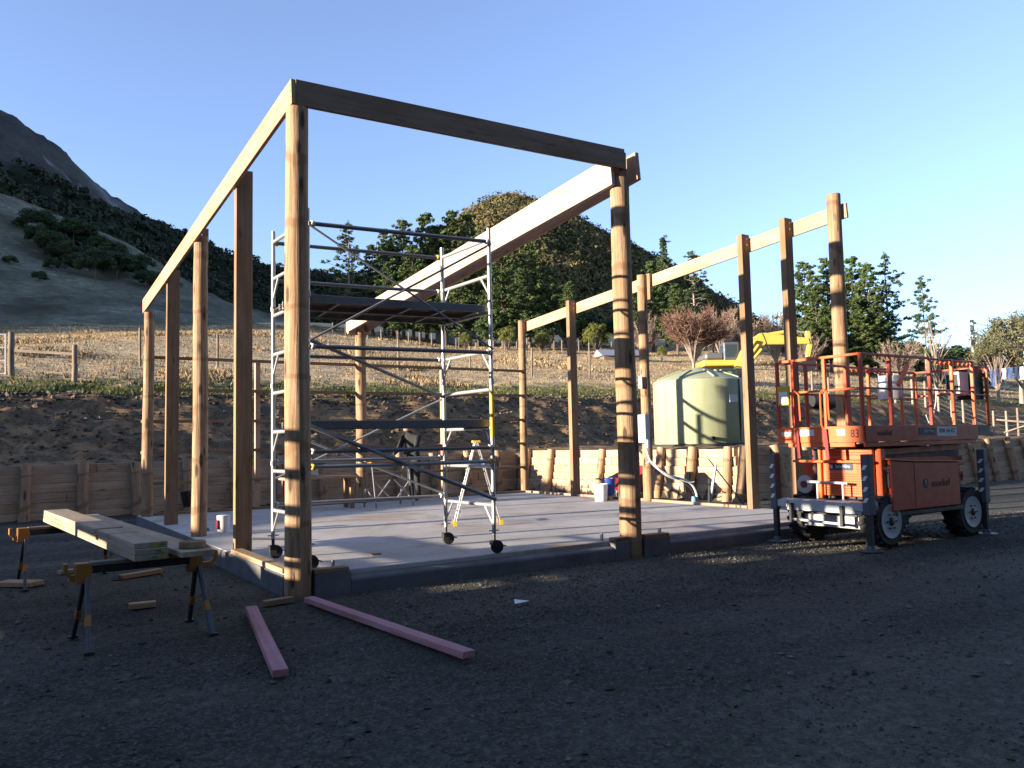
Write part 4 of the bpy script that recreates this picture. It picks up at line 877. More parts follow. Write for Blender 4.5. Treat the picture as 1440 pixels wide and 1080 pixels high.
# ------------------------------------------------------------------ worker
def person(label, loc, rz):
    J = {'pel':(0,0,.95),'spn':(.03,0,1.15),'che':(.10,0,1.36),'nek':(.17,0,1.53),'hd0':(.21,0,1.60),'hd1':(.24,0,1.74),
         'hl':(0,.10,.92),'kl':(.05,.12,.50),'al':(.0,.13,.09),'tl':(.15,.15,.045),'hr':(0,-.10,.92),'kr':(-.02,-.13,.50),'ar':(-.10,-.14,.09),'tr':(.05,-.16,.045),
         'sl':(.12,.20,1.42),'el':(.25,.27,1.18),'wl':(.46,.18,1.10),'fl':(.54,.16,1.08),'sr':(.12,-.20,1.42),'er':(.22,-.28,1.16),'wr':(.43,-.19,1.08),'fr':(.51,-.17,1.06)}
    rad = dict(pel=.15,spn=.14,che=.155,nek=.062,hd0=.08,hd1=.095,hl=.10,kl=.068,al=.05,tl=.042,hr=.10,kr=.068,ar=.05,tr=.042,sl=.075,el=.055,wl=.04,fl=.04,sr=.075,er=.055,wr=.04,fr=.04)
    E_ = [('pel','spn'),('spn','che'),('che','nek'),('nek','hd0'),('hd0','hd1'),('pel','hl'),('hl','kl'),('kl','al'),('al','tl'),('pel','hr'),('hr','kr'),('kr','ar'),('ar','tr'),('che','sl'),('sl','el'),('el','wl'),('wl','fl'),('che','sr'),('sr','er'),('er','wr'),('wr','fr')]
    ks = list(J); me = bpy.data.meshes.new('person'); me.from_pydata([J[k] for k in ks], [(ks.index(a), ks.index(b)) for a, b in E_], [])
    o = bpy.data.objects.new('person', me); COL.objects.link(o)
    m = o.modifiers.new('skin', 'SKIN'); m.use_smooth_shade = True; sd = o.modifiers.new('sub', 'SUBSURF'); sd.levels = 1; sd.render_levels = 2
    for i, k in enumerate(ks):
        me.skin_vertices[0].data[i].radius = (rad[k], rad[k]*(.8 if k in ('pel','spn','che') else 1)); me.skin_vertices[0].data[i].use_root = (k == 'pel')
    me.materials.append(M_cloth); o.location = loc; o.rotation_euler = (0, 0, rz); tag(o, label, 'person')
    MB().lathe((.235, 0, 1.67), [(.02, -.12), (.075, -.09), (.098, -.02), (.10, .05), (.085, .10), (.04, .125)], 18).build('head', M_skin, o, True)
    MB().lathe((.225, 0, 1.73), [(.108, -.02), (.112, .0), (.10, .06), (.06, .09), (.01, .095)], 18).build('beanie', M_cloth, o, True)
    return o
person('worker in dark clothes bending over the trestle behind the scaffold', (5.62, 8.72, ZS), R(205))
# ------------------------------------------------------------------ trees
def leaf_tris(C, D, s, rg, flat=.5):
    """triangles at centres C with outward dirs D"""
    n = len(C); nr = D + rg.normal(size=(n, 3))*flat; nr /= np.linalg.norm(nr, axis=1, keepdims=True)+1e-9
    a = np.cross(nr, rg.normal(size=(n, 3))); a /= np.linalg.norm(a, axis=1, keepdims=True)+1e-9; b = np.cross(nr, a)
    s = s[:, None]; return np.stack([C+a*s, C-a*s*.55+b*s*.6, C-a*s*.55-b*s*.6], 1).reshape(-1, 3)
def crown_pine(H, Rb, rg, start=.22, whorls=15, nl=46, leafs=.26, conic=.75, gap=.15, tipR=.12):
    """limbs in whorls, each carrying tufts; returns limb tubes and leaf triangles"""
    L = []; T = []; mb = MB()
    for w in range(whorls):
        t = start+(1-start)*(w+rg.random()*.6)/whorls; z = H*t
        prof = (1-t)**conic*1.08+tipR*(1-t) if t > start+.12 else .75+.5*rg.random()*.5
        rmax = Rb*min(1, prof)*(.75+.45*rg.random())
        k = rg.integers(4, 7); a0 = rg.random()*6.28
        for j in range(k):
            if rg.random() < gap: continue
            a = a0+6.28*j/k+rg.normal()*.25; r = rmax*(.55+.6*rg.random()); rise = .18+.25*t+rg.normal()*.08
            p0 = np.array([0, 0, z]); p1 = np.array([r*math.cos(a), r*math.sin(a), z+r*rise])
            mb.cyl(p0, p1, .035*(1-t)*H/12+.02, .012, 5, False)
            nc = max(2, int(r/.55))
            for q in range(nc):
                f = .35+.65*(q+rg.random())/nc; c = p0+(p1-p0)*f + rg.normal(size=3)*[.22, .22, .16]; cr = (.24+.42*rg.random())*(.62+.5*(1-t))
                m = int(nl*cr); d = rg.normal(size=(m, 3)); d /= np.linalg.norm(d, axis=1, keepdims=True); d[:, 2] = d[:, 2]*.7+.15
                C = c+d*(cr*(.35+.65*rg.random(m)))[:, None]*[1, 1, .72]; T.append(leaf_tris(C, d, leafs*(.6+.8*rg.random(m)), rg))
    m = 60; d = rg.normal(size=(m, 3)); d /= np.linalg.norm(d, axis=1, keepdims=True); T.append(leaf_tris(np.array([0, 0, H*.985])+d*np.array([.35, .35, .6])*rg.random((m, 1)), d, leafs*(.5+.6*rg.random(m)), rg))
    return mb, np.vstack(T)
def crown_round(H, Rb, rg, n_cl=46, nl=60, leafs=.2, base=.3, lean=0, sparse=.0):
    mb = MB(); T = []; z0 = H*base
    tips = []
    for k in range(n_cl):
        d = rg.normal(size=3); d /= np.linalg.norm(d); d[2] = abs(d[2])*1.0-.25; f = .45+.55*rg.random()**.6
        c = np.array([d[0]*Rb*f, d[1]*Rb*f, z0+(H-z0)*.45+d[2]*(H-z0)*.55*f]); c[2] = max(c[2], z0*.8); tips.append(c)
        if k % 2 == 0:
            mid = np.array([c[0]*.45, c[1]*.45, z0*.7+(c[2]-z0*.7)*.55]); mb.tube([(0, 0, z0*.55), tuple(mid), tuple(c)], [.07*H/6, .04*H/6, .012], 5, False)
        if rg.random() < sparse: continue
        cr = Rb*(.16+.2*rg.random()); m = int(nl*(.6+.8*rg.random())); dd = rg.normal(size=(m, 3)); dd /= np.linalg.norm(dd, axis=1, keepdims=True)
        C = c+dd*(cr*(.3+.7*rg.random(m)))[:, None]*[1, 1, .8]; T.append(leaf_tris(C, dd, leafs*(.6+.8*rg.random(m)), rg))
    return mb, np.vstack(T)
def crown_bare(H, Rb, rg, n=26, twigs=34, base=.18):
    """bare winter tree: forking limbs and fans of thin twig slivers"""
    mb = MB(); T = []
    for k in range(n):
        a = rg.random()*6.28; f = .35+.65*rg.random(); c = np.array([Rb*f*math.cos(a), Rb*f*math.sin(a), H*(.5+.5*rg.random()*(1-.35*f))])
        m1 = np.array([c[0]*.3, c[1]*.3, H*base+(c[2]-H*base)*.45]); mb.tube([(0, 0, H*base*.6), tuple(m1), tuple(c)], [.055*H/5, .03*H/5, .008], 5, False)
        m = twigs; o = m1+(c-m1)*rg.random((m, 1)); d = (c-m1)/np.linalg.norm(c-m1)+rg.normal(size=(m, 3))*.7; d[:, 2] += .35; d /= np.linalg.norm(d, axis=1, keepdims=True); ln = (.25+.55*rg.random((m, 1)))*Rb*.42
        s = np.cross(d, rg.normal(size=(m, 3))); s /= np.linalg.norm(s, axis=1, keepdims=True); T.append(np.stack([o-s*.022, o+s*.022, o+d*ln], 1).reshape(-1, 3))
    return mb, np.vstack(T)
TREE_LIB = {}
def tree_lib(key, fn, trunk, bark, mat, H):
    mb, T = fn; tb = MB(); tb.tube(trunk[0], trunk[1], 9); 
    TREE_LIB[key] = (tb.mesh('trunk', True), mb.mesh('limb', True, fix=False), npmesh('crown', T, np.arange(len(T)).reshape(-1, 3)), bark, mat, H)
def tg(s): return np.random.default_rng(s)
def straight(H, r, lean=0.0, k=6, sd=0):
    rg = tg(sd); return ([(lean*H*t+.02*H*rg.normal()*t*(1-t), .02*H*rg.normal()*t*(1-t), H*t-.3*(t == 0)) for t in np.linspace(0, .97, k)], [r*(1-t*.93) for t in np.linspace(0, 1, k)])
for i in range(4): tree_lib('pine%d' % i, crown_pine(14, 3.6, tg(200+i), .16, 27, 105, .145, .55, .10), straight(14, .26, sd=i), M_bark, M_pine, 14)
for i in range(2): tree_lib('open%d' % i, crown_pine(14, 3.4, tg(220+i), .28, 19, 80, .14, .6, .34), straight(14, .24, sd=9+i), M_barkp, M_pine2, 14)
tree_lib('spire', crown_pine(14, 2.3, tg(230), .10, 40, 80, .12, .9, .12, .1), straight(14, .22, sd=5), M_bark, M_pine2, 14)
for i in range(3): tree_lib('round%d' % i, crown_round(6, 2.6, tg(240+i), 70, 150, .10, .15), straight(4.2, .14, sd=20+i), M_bark, M_ygrn, 6)
for i in range(3): tree_lib('dark%d' % i, crown_round(6, 2.7, tg(250+i), 70, 150, .13, .12), straight(4.2, .14, sd=30+i), M_bark, M_pine2, 6)
tree_lib('gum', crown_round(9, 3.0, tg(260), 80, 130, .10, .35, 0, .15), straight(6.5, .2, .04, sd=40), M_barkp, M_euc, 9)
tree_lib('russet', crown_bare(5, 2.9, tg(270), 52, 110, .16), straight(2.6, .12, sd=41), M_barkp, M_redl, 5)
for i in range(2): tree_lib('bare%d' % i, crown_bare(5.5, 2.3, tg(272+i), 34, 70, .18), straight(3, .11, sd=42+i), M_barkp, M_twig, 5.5)
tree_lib('dead', crown_bare(9, 2.0, tg(280), 16, 16, .25), straight(7.5, .2, .14, sd=44), M_barkp, M_euc, 9)
def tree(kind, px, ytop, v, label, group, ybase=None, wf=1.0, rz=None, name=None):
    tb, lb, cr, bark, mat, H = TREE_LIB[kind]; p = at_v(px, ytop, v); zb = gz(p.x, p.y)
    h = max(p.z-zb, 1.0); s = h/H; rg = random.Random(int(px*7+v)); q = rz if rz is not None else rg.uniform(0, 6.28)
    t = thing(name or ('pine_tree' if kind[:4] in ('pine', 'open', 'spir') else 'tree'), label, 'tree', (p.x, p.y, zb-.1), q, group); t.scale = (s*wf, s*wf, s)
    mk('trunk', tb, bark, t)
    if len(lb.vertices): mk('limb', lb, bark, t)
    mk('crown', cr, mat, t); return t
# pine block left of the hill (seen through the scaffold)
g1 = 'pines at the top of the dry field'
for k, (kd, px, yt, v, wf) in enumerate((('open0',490,311,90,1.1),('pine0',540,322,93,.85),('pine1',566,308,95,.9),('pine2',598,300,97,.9),('pine3',634,296,98,.95),('pine0',658,300,99,.85),('pine1',580,345,88,1.0),('pine2',625,352,86,1.0),('pine3',545,368,88,1.0),('open1',515,385,90,1.0),('pine0',668,350,88,1.0),('pine3',523,345,94,1.1),('pine1',552,335,96,1.1),('pine2',615,318,98,1.15),('pine0',590,372,86,1.2),('pine3',645,380,84,1.2),('pine1',560,395,86,1.2),('pine2',672,328,95,1.1))):
    tree(kd, px, yt, v, 'billowy green pine in the grove seen through the scaffold', g1, wf=wf)
tree('dark0', 470, 425, 92, 'low dark tree at the left end of the pine grove', None, wf=1.2)
for k, (kd, px, yt, v, wf) in enumerate((('pine1',705,345,84,1.1),('pine3',742,338,86,1.0),('pine0',730,382,80,1.1),('pine2',690,392,79,1.0),('pine1',775,375,86,1.0),('pine3',800,395,84,.9))):
    tree(kd, px, yt, v, 'broad dark green pine standing before the scrub covered hill', 'pines before the hill', wf=wf)
for kd, px, yt, v, wf in (('dark1',760,436,80,1.1),('dark2',800,432,84,1.2),('dark0',820,436,88,1.2),('dark1',875,438,90,1.2),('dark2',690,436,80,1.0)):
    tree(kd, px, yt, v, 'dense dark shrub in the treeline at the top of the field', 'dark shrubs in the treeline', wf=wf)
for kd, px, yt, v, wf, lb in (('round0',713,452,72,.7,'small yellow green shrub below the dark pines'),('round1',838,448,74,.9,'pointed yellow green shrub in the dry field beside the corner pole'),('round2',762,462,74,.8,'low yellow green shrub beside a right row post'),('round1',930,482,70,.6,'bright green round shrub by the far shed roof'),('round2',654,462,76,.7,'lime green shrub behind the small far tank')):
    tree(kd, px, yt, v, lb, None, wf=wf)
# group left of the right bay
tree('spire', 933, 333, 92, 'tall slender spired conifer above the right beam', None, wf=.95); tree('pine2', 915, 368, 84, 'rounded pine below the slender conifer', None, wf=1.1)
tree('open1', 974, 353, 84, 'ragged pine behind the long right beam', None, wf=1.15); tree('pine0', 950, 398, 80, 'dense pine behind the russet tree', None, wf=1.15); tree('pine3', 1000, 415, 82, 'shadowed pine beside the ragged one', None, wf=.9); tree('pine1', 890, 400, 82, 'pine half hidden by the middle pole', None, wf=1.0)
tree('russet', 972, 424, 62, 'russet leafless tree above the green water tank', None, wf=1.05)
for kd, px, yt, v, lb in (('bare0',1010,424,72,'pale twiggy tree behind the russet tree'),('bare1',1040,436,66,'bare winter tree right of the russet tree'),('bare0',1088,428,66,'bare winter tree behind the excavator arm'),('bare1',1135,462,60,'bare winter tree beside the excavator bucket arm'),('bare1',905,440,64,'bare shrub behind the meter box pole')):
    tree(kd, px, yt, v, lb, None, name='bare_tree')
g3 = 'tall pines behind the lift'
for kd, px, yt, v, wf in (('pine1',1130,367,74,1.05),('pine3',1160,362,76,1.0),('pine0',1196,361,75,1.05),('pine2',1218,370,73,1.0),('pine1',1146,402,70,1.1),('pine3',1185,405,70,1.15),('pine0',1230,415,70,1.1),('pine2',1165,430,69,1.2),('pine1',1210,435,69,1.2)):
    tree(kd, px, yt, v, 'dark green pine in the tall clump behind the lift', g3, wf=wf)
tree('open0', 1243, 355, 74, 'thin greyish pine at the right of the tall clump', None, wf=.95); tree('open1', 1296, 388, 66, 'lone open pine with a bare trunk right of the clump', None, wf=.85)
tree('dead', 1312, 432, 60, 'leaning pale limbed tree behind the lift platform', None, wf=1.1, rz=R(60)); tree('bare0', 1262, 470, 58, 'pale sprawling bare tree behind the lift rails', None, name='bare_tree')
for kd, px, yt, v, wf in (('dark0',1265,474,70,1.4),('dark1',1345,478,72,1.5),('dark2',1372,486,74,1.4),('dark0',1320,486,70,1.3),('dark1',1392,498,74,1.3),('dark2',1100,462,90,1.6),('dark1',1160,470,84,1.5)):
    tree(kd, px, yt, v, 'rounded dark bush in the hedge behind the right paddock', 'hedge bushes behind the right paddock', wf=wf)
tree('gum', 1428, 424, 60, 'olive brown gum tree at the far right', None, wf=1.15); tree('gum', 1398, 462, 58, 'smaller drooping gum tree beside the power pole', None, wf=1.1)
# dark scrub on the shaded hillside
rgs = random.Random(4)
for px, py, s in ((44,345,3.6),(60,335,4.4),(80,338,4.0),(96,350,4.8),(112,352,5.0),(70,360,4.5),(90,372,5.2),(125,368,5.0),(140,362,4.4),(150,380,5.2),(165,375,4.6),(112,385,5.2),(135,395,5.4),(160,398,5.2),(180,392,4.6),(72,380,3.2),(196,384,3.2),(206,402,4.0),(228,420,3.4),(22,372,2.0),(240,432,2.6),(58,395,1.8)):
    # find the hillside point under this pixel
    d = ray(px, py); Q = HS.reshape(-1, 3)-np.array(CAM); dn = np.array(d); tq = Q@dn; e = np.linalg.norm(Q-tq[:, None]*dn, axis=1)/tq; p = HS.reshape(-1, 3)[np.argmin(e)]
    tb, lb, cr, bark, mat, H = TREE_LIB['dark%d' % rgs.randrange(3)]
    t = thing('scrub_tree', 'dark round scrub tree in the clump on the shaded hillside', 'tree', (p[0], p[1], p[2]-.6), rgs.uniform(0, 6), 'scrub clump on the shaded hillside'); k = s/H*1.25*rgs.uniform(.62, 1.3); t.scale = (k*rgs.uniform(1.0,1.35), k*rgs.uniform(1.0,1.35), k); mk('crown', cr, M_dbush, t); mk('trunk', tb, bark, t)
# ------------------------------------------------------------------ grass on the field, rubble on the bank, stones in the yard
def place(n, ulo, uhi, vlo, vhi, rg, wedge=.70, pw=1.0):
    v = vlo+(vhi-vlo)*rg.random(n)**pw; u = v*rg.uniform(-wedge, wedge, n); k = (u > ulo) & (u < uhi); u, v = u[k], v[k]
    x = CAM.x+FH.x*v+RH.x*u; y = CAM.y+FH.y*v+RH.y*u; z, so2, gr2, dr2, e1, fr = terrain(x, y); return x, y, z, so2, gr2, dr2, e1, fr, v
def blades(x, y, z, size, nb, wid, rg):
    n = len(x); c = np.stack([x, y, z], 1)[:, None, :]; a = rg.random((n, nb))*6.283; rr = (.35*size)[:, None]*rg.random((n, nb)); ln = size[:, None]*(.5+.7*rg.random((n, nb)))
    o = c + np.stack([np.cos(a)*rr*.6, np.sin(a)*rr*.6, np.zeros_like(a)-.03], 2); lean = .35+.55*rg.random((n, nb))
    tip = o + np.stack([np.cos(a)*lean*ln, np.sin(a)*lean*ln, ln], 2); s = np.stack([-np.sin(a), np.cos(a), np.zeros_like(a)], 2)*(wid*ln)[..., None]
    return np.stack([o-s, o+s, tip], 2).reshape(-1, 3)
rgv = tg(99); x, y, z, so2, gr2, dr2, e1, fr, v = place(120000, -60, 60, 17, 104, rgv, .72, 1.25)
cl = fbm(x*.22, y*.22, 3, 77); k = (~fr) & (rgv.random(len(x)) < dr2*(.35+1.4*np.clip(cl+.35, 0, 1))); sz = (.035+.055*rgv.random(len(x)))*(1+v/80)*(1+.9*(cl > .17))
T = blades(x[k], y[k], z[k], sz[k], 6, .2, rgv); o = stuff(mk('tussock_grass', npmesh('tussock_grass', T, np.arange(len(T)).reshape(-1, 3)), M_tuss)); tag(o, 'dry tan tussock grass over the field', 'grass')
x, y, z, so2, gr2, dr2, e1, fr, v = place(60000, -40, 45, 16, 62, rgv, .72, 1.3); k = (~fr) & (rgv.random(len(x)) < gr2)
T = blades(x[k], y[k], z[k], .06+.08*rgv.random(k.sum()), 6, .2, rgv); o = stuff(mk('green_grass', npmesh('green_grass', T, np.arange(len(T)).reshape(-1, 3)), M_green)); tag(o, 'short green grass strip above the dug bank', 'grass')
OCT = np.array([(1,0,0),(-1,0,0),(0,1,0),(0,-1,0),(0,0,1),(0,0,-1)], float); OF = np.array([(0,2,4),(2,1,4),(1,3,4),(3,0,4),(2,0,5),(1,2,5),(3,1,5),(0,3,5)])
def stones(x, y, z, s, rg, flat=.6):
    n = len(x); V = OCT[None]*(s[:, None, None]*(.6+.8*rg.random((n, 6, 1)))); V[:, :, 2] *= flat; a = rg.random(n)*6.28; c, q = np.cos(a)[:, None], np.sin(a)[:, None]
    V += rg.normal(size=V.shape)*(s*.16)[:, None, None]
    V = np.stack([V[:, :, 0]*c-V[:, :, 1]*q, V[:, :, 0]*q+V[:, :, 1]*c, V[:, :, 2]], 2)+np.stack([x, y, z], 1)[:, None]
    return V.reshape(-1, 3), (OF[None]+6*np.arange(n)[:, None, None]).reshape(-1, 3)
xx = rgv.uniform(-16, 32, 16000); yy = line1(xx)+.35+5.0*rgv.random(16000)**.7; z, so2, gr2, dr2, e1, fr = terrain(xx, yy)
top = (e1 > 3.9); s = np.where(top, .025+.07*rgv.random(16000)**3, .015+.07*rgv.random(16000)**5); V, F = stones(xx, yy, z+s*.25, s, rgv)
o = stuff(mk('bank_rubble', npmesh('bank_rubble', V, F), M_rubble)); tag(o, 'loose stones and clods on the dug bank', 'rubble')
n = 22000; v = 2.2+13*rgv.random(n)**1.5; u = v*rgv.uniform(-.72, .72, n); x = CAM.x+FH.x*v+RH.x*u; y = CAM.y+FH.y*v+RH.y*u; k = ~((x > -.05) & (x < 9.3) & (y > -.03) & (y < 9.5)) & (y < 11); x, y = x[k], y[k]; z = terrain(x, y)[0]
s = .004+.007*rgv.random(len(x))**2+.022*rgv.random(len(x))**18; xe = rgv.uniform(.5, 14, 16000); ye = rgv.uniform(-2.8, -.03, 16000); se = .005+.011*rgv.random(16000)**2; x, y, z, s = np.r_[x, xe], np.r_[y, ye], np.r_[z, terrain(xe, ye)[0]], np.r_[s, se]
V, F = stones(x, y, z+s*.25, s, rgv, .75); o = stuff(mk('gravel_stones', npmesh('gravel_stones', V, F), M_stone)); tag(o, 'loose grey gravel stones over the yard', 'gravel')
# ------------------------------------------------------------------ fences on the field
def fpost(px, ytop, ybase, par, r=.07, mat=None, v=None, name='post'):
    """a post standing on the terrain along this line of sight"""
    if v is None:
        best = None
        for vv in np.arange(17, 90, .25):
            p = at_v(px, ybase, vv); 
            if p.z < gz(p.x, p.y): best = vv; break
        v = best or 26
    p = at_v(px, ybase, v); q = at_v(px, ytop, v); zb = gz(p.x, p.y)
    pole(name, (p.x, p.y, zb-.2), (q.x, q.y, max(q.z, zb+.5)), r, r*.92, mat or M_grey, par, int(px), n=10); return Vector((p.x, p.y, zb)), Vector((q.x, q.y, max(q.z, zb+.5))), v
gt = thing('strainer_fence', 'weathered post and rail strainer at the gateway on the left', 'fence', (0, 0, 0))
a0, a1, v1 = fpost(16, 467, 529, gt, .095); b0, b1, v2 = fpost(105, 485, 521, gt, .085, v=v1)
member('rail', a1.lerp(a0, .42), b1.lerp(b0, .25), .09, .09, M_grey, gt)
gg = thing('field_gate', 'pale pipe gate beside the thick strainer post', 'gate', (0, 0, 0))
for f_ in (.05, .35, .65, .95):
    p = a1.lerp(a0, f_); MB().cyl(p-RH*.18, p-RH*3.0, .022, n=8).build('rail', M_galv, gg, True)
MB().cyl(a1-RH*.18-Vector((0,0,.05)), a0-RH*.18+Vector((0,0,.03)), .024, n=8).build('end_stile', M_galv, gg, True)
wf_ = thing('wire_fence', 'post and wire fence along the foot of the dry field', 'fence', (0, 0, 0)); tops = []
for px, yt, yb in ((197,461,516),(306,470,519),(415,478,522),(560,478,522),(661,487,523),(748,489,531),(829,493,533)):
    p0, p1, _ = fpost(px, yt, yb, wf_, .055); tops.append((p0, p1))
for f_ in (.1, .35, .6, .85):
    for (p0, p1), (q0, q1) in zip(tops[:-1], tops[1:]): MB().cyl(p1.lerp(p0, f_), q1.lerp(q0, f_), .0035, n=4, caps=False).build('wire', M_galv, wf_)
ff = thing('wire_fence', 'far row of thin posts along the treeline above the dry field', 'fence', (0, 0, 0))
rg2 = random.Random(3)
for px in list(range(470, 900, 17)):
    x_ = px+rg2.uniform(-4, 4); v_ = 82-(px-470)*.012; p = at_v(x_, 480, v_); zb = gz(p.x, p.y); MB().cyl((p.x, p.y, zb-.1), (p.x, p.y, zb+1.15+rg2.uniform(-.1, .15)), .07, .06, 6).build('post', M_grey, ff)
fr_ = thing('netting_fence', 'tall netting fence with posts behind the lift', 'fence', (0, 0, 0)); pv = None
for px, h_ in ((1120,1.4),(1142,1.5),(1165,1.5),(1188,1.6),(1212,1.6),(1236,1.6),(1258,1.9),(1282,1.5),(1300,1.5),(1318,1.5),(1336,1.4),(1352,1.4),(1394,1.4),(1412,1.5),(1428,1.6),(1446,1.5)):
    v_ = 50-(px-1120)*.012; p = at_v(px, 540, v_); zb = gz(p.x, p.y); MB().cyl((p.x, p.y, zb-.1), (p.x, p.y, zb+h_), .065, .055, 8).build('post', M_barkp if px % 3 else M_grey, fr_)
    q = Vector((p.x, p.y, zb))
    if pv is not None:
        for hh in (.15, .4, .65, .9, 1.15): MB().cyl(pv+Vector((0,0,hh)), q+Vector((0,0,hh)), .006, n=4, caps=False).build('wire', M_galv, fr_)
    pv = q
p1_ = at_v(1398, 540, 46.6); p2_ = at_v(1446, 540, 46); member('rail', (p1_.x, p1_.y, gz(p1_.x, p1_.y)+.95), (p2_.x, p2_.y, gz(p2_.x, p2_.y)+.75), .06, .1, M_barkp, fr_); member('stay', (p1_.x, p1_.y, gz(p1_.x, p1_.y)+.1), (p2_.x, p2_.y, gz(p2_.x, p2_.y)+.7), .06, .07, M_barkp, fr_)
# washing on a line at the far right
wl = thing('washing_line', 'line of dark blue and white washing at the far right', 'washing', (0, 0, 0)); pA = at_v(1392, 520, 47); pB = at_v(1470, 512, 46)
MB().cyl(pA, pB, .006, n=4).build('line', M_galv, wl)
rg3 = random.Random(8); clm = [plain('denim_cloth', (.05,.09,.20), .9), plain('navy_cloth', (.02,.03,.07), .9), plain('pale_cloth', (.45,.50,.58), .9)]
for k in range(9):
    f_ = .04+.108*k; p = pA.lerp(pB, f_); w_ = .20+.08*rg3.random(); h_ = .5+.5*rg3.random(); d_ = (pB-pA).normalized(); n_ = Vector((-d_.y, d_.x, 0)); mbx = MB()
    vs_ = [p+d_*(w_*(i/4-.5))+n_*(.03*math.sin(i*2+j*1.3+k))-Vector((0,0,h_*j/4)) for j in range(5) for i in range(5)]; back_ = [q+n_*.012 for q in vs_]
    fs_ = [(j*5+i, j*5+i+1, j*5+i+6, j*5+i+5) for j in range(4) for i in range(4)]; fs2 = [tuple(25+i for i in f[::-1]) for f in fs_]; mbx.add(vs_+back_, fs_+fs2); mbx.build('garment', clm[k % 3], wl, True)
# power pole
pp = thing('power_pole', 'tall pale concrete power pole beyond the lift', 'power pole', at_v(1372, 540, 68)); pz = at_v(1372, 450, 68).z; pp.location.z = gz(pp.location.x, pp.location.y)-.1; hh = pz-pp.location.z
MB().cyl((0,0,0), (0,0,hh), .20, .15, 12).build('shaft', plain('pole_concrete', (.36,.37,.30), .8), pp, True); MB().box((.15, -.1, hh-.25), (.5, .12, .14)).build('arm', M_grey, pp)
MB().tube([(.3,-.1,hh-.3)]+[tuple(Vector((.3,-.1,hh-.3))+RH*k*4+Vector((0,0,-.05*k*(9-k)-.25*k))) for k in range(1, 7)], .02, 4).build('wire', M_dk, pp)
# far low shed roof
hs = thing('farm_shed', 'low far shed with a pale iron roof behind the middle pole', 'shed', at_v(868, 492, 68)); hs.location.z = gz(hs.location.x, hs.location.y); hs.rotation_euler = (0, 0, -YAW+R(12))
MB().b2((-1.6, -1.3, -.5), (1.6, 1.3, .25)).build('wall', M_grey, hs); MB().prism([(-1.5, .2), (1.5, .2), (0, .85)], (-1.8, 0, 0), (0,1,0), (0,0,1), (3.6, 0, 0)).build('roof', plain('pale_iron_roof', (.30,.31,.34), .5, .2), hs)
# ------------------------------------------------------------------ excavator
ev = 50.0; e0 = at_v(1010, 530, ev); zb = gz(e0.x, e0.y)
exc = thing('excavator', 'yellow excavator parked with its arm reaching right', 'excavator', (e0.x, e0.y, zb), -YAW)   # local x to the right, y away
def epx(px, py, dy=0):
    p = at_v(px, py, ev+dy)-exc.location; return Vector((p.dot(RH), p.dot(FH), p.z))
for y in (-.95, .95):
    tr = MB().prism([(-1.5,.12),(-1.2,0),(1.5,0),(1.8,.12),(1.85,.5),(1.5,.78),(-1.2,.78),(-1.55,.5)], (0, y-.25, 0), (1,0,0), (0,0,1), (0,.5,0)).build('track', M_black, exc, bevel=.05)
    for k in range(5): MB().lathe((-1.0+k*.6, y-.28, .35), [(.05, 0), (.2, 0), (.2, .56), (.05, .56)], 14, (0,1,0)).build('roller', M_dk, tr, True)
a = epx(984, 520); b = epx(1027, 508)
MB().b2((a.x, -1.1, .95), (b.x+.4, 1.1, b.z)).build('house', M_ex, exc, bevel=.05)
c = epx(985, 500); d = epx(1012, 500); MB().b2((c.x+.05, -1.05, b.z), (d.x, 1.0, c.z+.05)).build('engine_hood', plain('hood_grey', (.13,.13,.125), .5), exc, bevel=.12)
c0 = epx(1011, 484); c1 = epx(1031, 506); cabx = MB().b2((c0.x, -1.08, b.z-.1), (c1.x+.1, -.05, c0.z)).build('cab', M_blueg, exc, bevel=.06)
MB().b2((c0.x+.1, -1.095, b.z+.15), (c1.x-.05, -1.082, c0.z-.15)).build('side_glass', M_glass, cabx); MB().b2((c0.x-.013, -.95, b.z+.2), (c0.x-.001, -.2, c0.z-.18)).build('rear_glass', M_glass, cabx)
q0, q1, q2, q3 = epx(1028, 516), epx(1052, 478), epx(1108, 484), epx(1060, 482)
def armpoly(pts, y, w, nm, m=M_ex): return MB().prism([(p.x, p.z) for p in pts], (0, y, 0), (1,0,0), (0,0,1), (0, w, 0)).build(nm, m, exc, bevel=.03)
bm2 = armpoly([epx(1024,518),epx(1042,521),epx(1052,503),epx(1066,487),epx(1060,473),epx(1048,479),epx(1033,497)], -1.7, .5, 'boom')
armpoly([epx(1054,489),epx(1056,474),epx(1066,473),epx(1124,480),epx(1126,488)], -1.65, .4, 'dipper_arm')
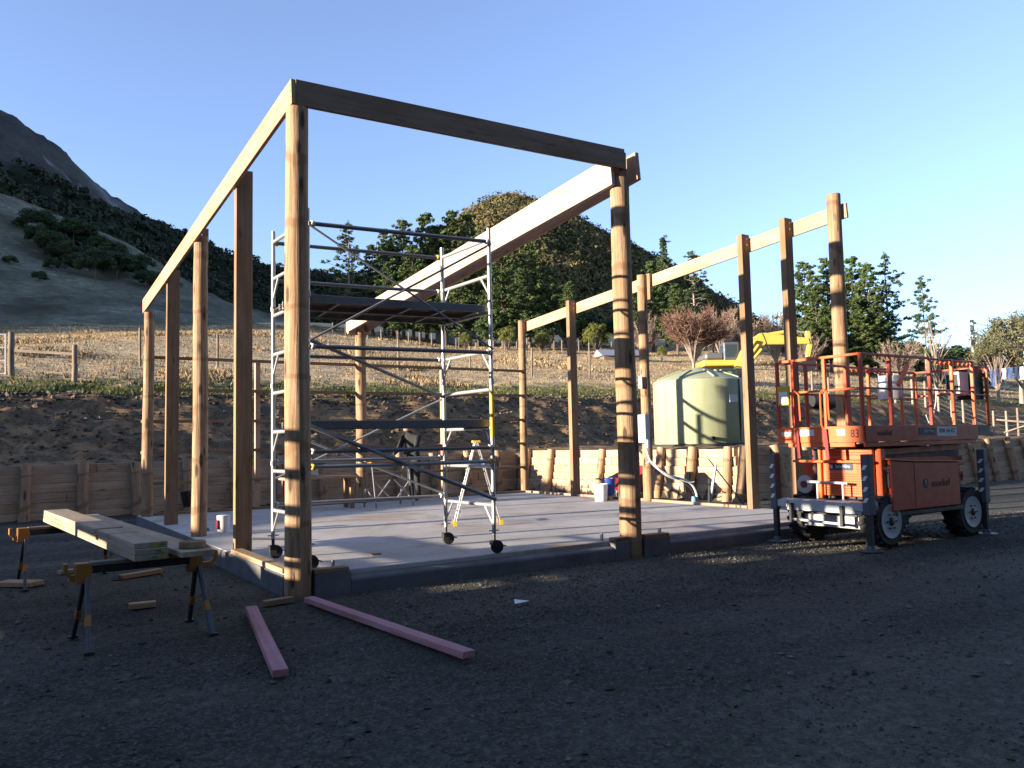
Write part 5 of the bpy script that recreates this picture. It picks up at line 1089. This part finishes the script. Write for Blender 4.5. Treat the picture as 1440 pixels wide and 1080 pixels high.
MB().cyl(epx(1060,477)+Vector((0,-1.45,0)), epx(1102,470)+Vector((0,-1.45,0)), .13, n=12).build('ram', M_ex, exc, True); MB().cyl(epx(1102,470)+Vector((0,-1.45,0)), epx(1120,472)+Vector((0,-1.45,0)), .06, n=10).build('ram_rod', M_galv, exc, True)
for k in range(3): MB().cyl(epx(1030+k*5,514+k*2)+Vector((0,-1.85,0)), epx(1050+k*4,484+k*6)+Vector((0,-1.85,0)), .09, n=10).build('ram', M_ex, exc, True)
armpoly([epx(1120,470),epx(1126,470),epx(1129,492),epx(1126,508),epx(1121,508),epx(1123,490)], -1.6, .3, 'bucket_link')
MB().lathe(epx(1122,516)+Vector((0,-1.9,0)), [(.1, 0), (.45, .02), (.45, 1.0), (.1, 1.02)], 16, (0,1,0)).build('bucket', M_dk, exc, True)
# culvert pipe lying behind the lift
cv = at_v(1140, 560, 41); cv.z = gz(cv.x, cv.y)+.32; tag(MB().tube([tuple(cv), tuple(cv+RH*1.5+FH*.5+Vector((0,0,-.02)))], [.36, .36], 18).build('culvert_pipe', M_dk, None, True), 'short black culvert pipe lying in the paddock', 'pipe')
# ------------------------------------------------------------------ added unseen shelterbelt behind the camera, blocks low sky light
sb_ = thing('shadebelt', 'added unseen shelterbelt behind the yard', 'hedge', (4, -26, 0))
rgh = tg(500); n = 26; Vh = []; us_ = np.linspace(-34, 40, 75); zs_ = np.linspace(0, 1, 26)
rows = []
for f_ in np.linspace(0, 1, 60):
    a = math.pi*f_; yy = math.cos(a); zz = math.sin(a)
    yq = 4.0*np.sign(yy)*abs(yy)**.5; zq = 19.0*abs(zz)**.45; nn = fbm(us_*.5, us_*0+f_*22, 4, 81)
    rows.append(np.stack([us_, yq+nn*2.2*(1 if yy > 0 else -1), np.maximum(zq+nn*2.0*zz, -.1)], 1))
PP = np.array(rows); n_, m_ = PP.shape[:2]; idx = np.arange(n_*m_).reshape(n_, m_); F = np.stack([idx[:-1,:-1], idx[:-1,1:], idx[1:,1:], idx[1:,:-1]], -1).reshape(-1, 4)
mk('foliage', npmesh('foliage', PP.reshape(-1, 3), F, True), M_dbush, sb_)
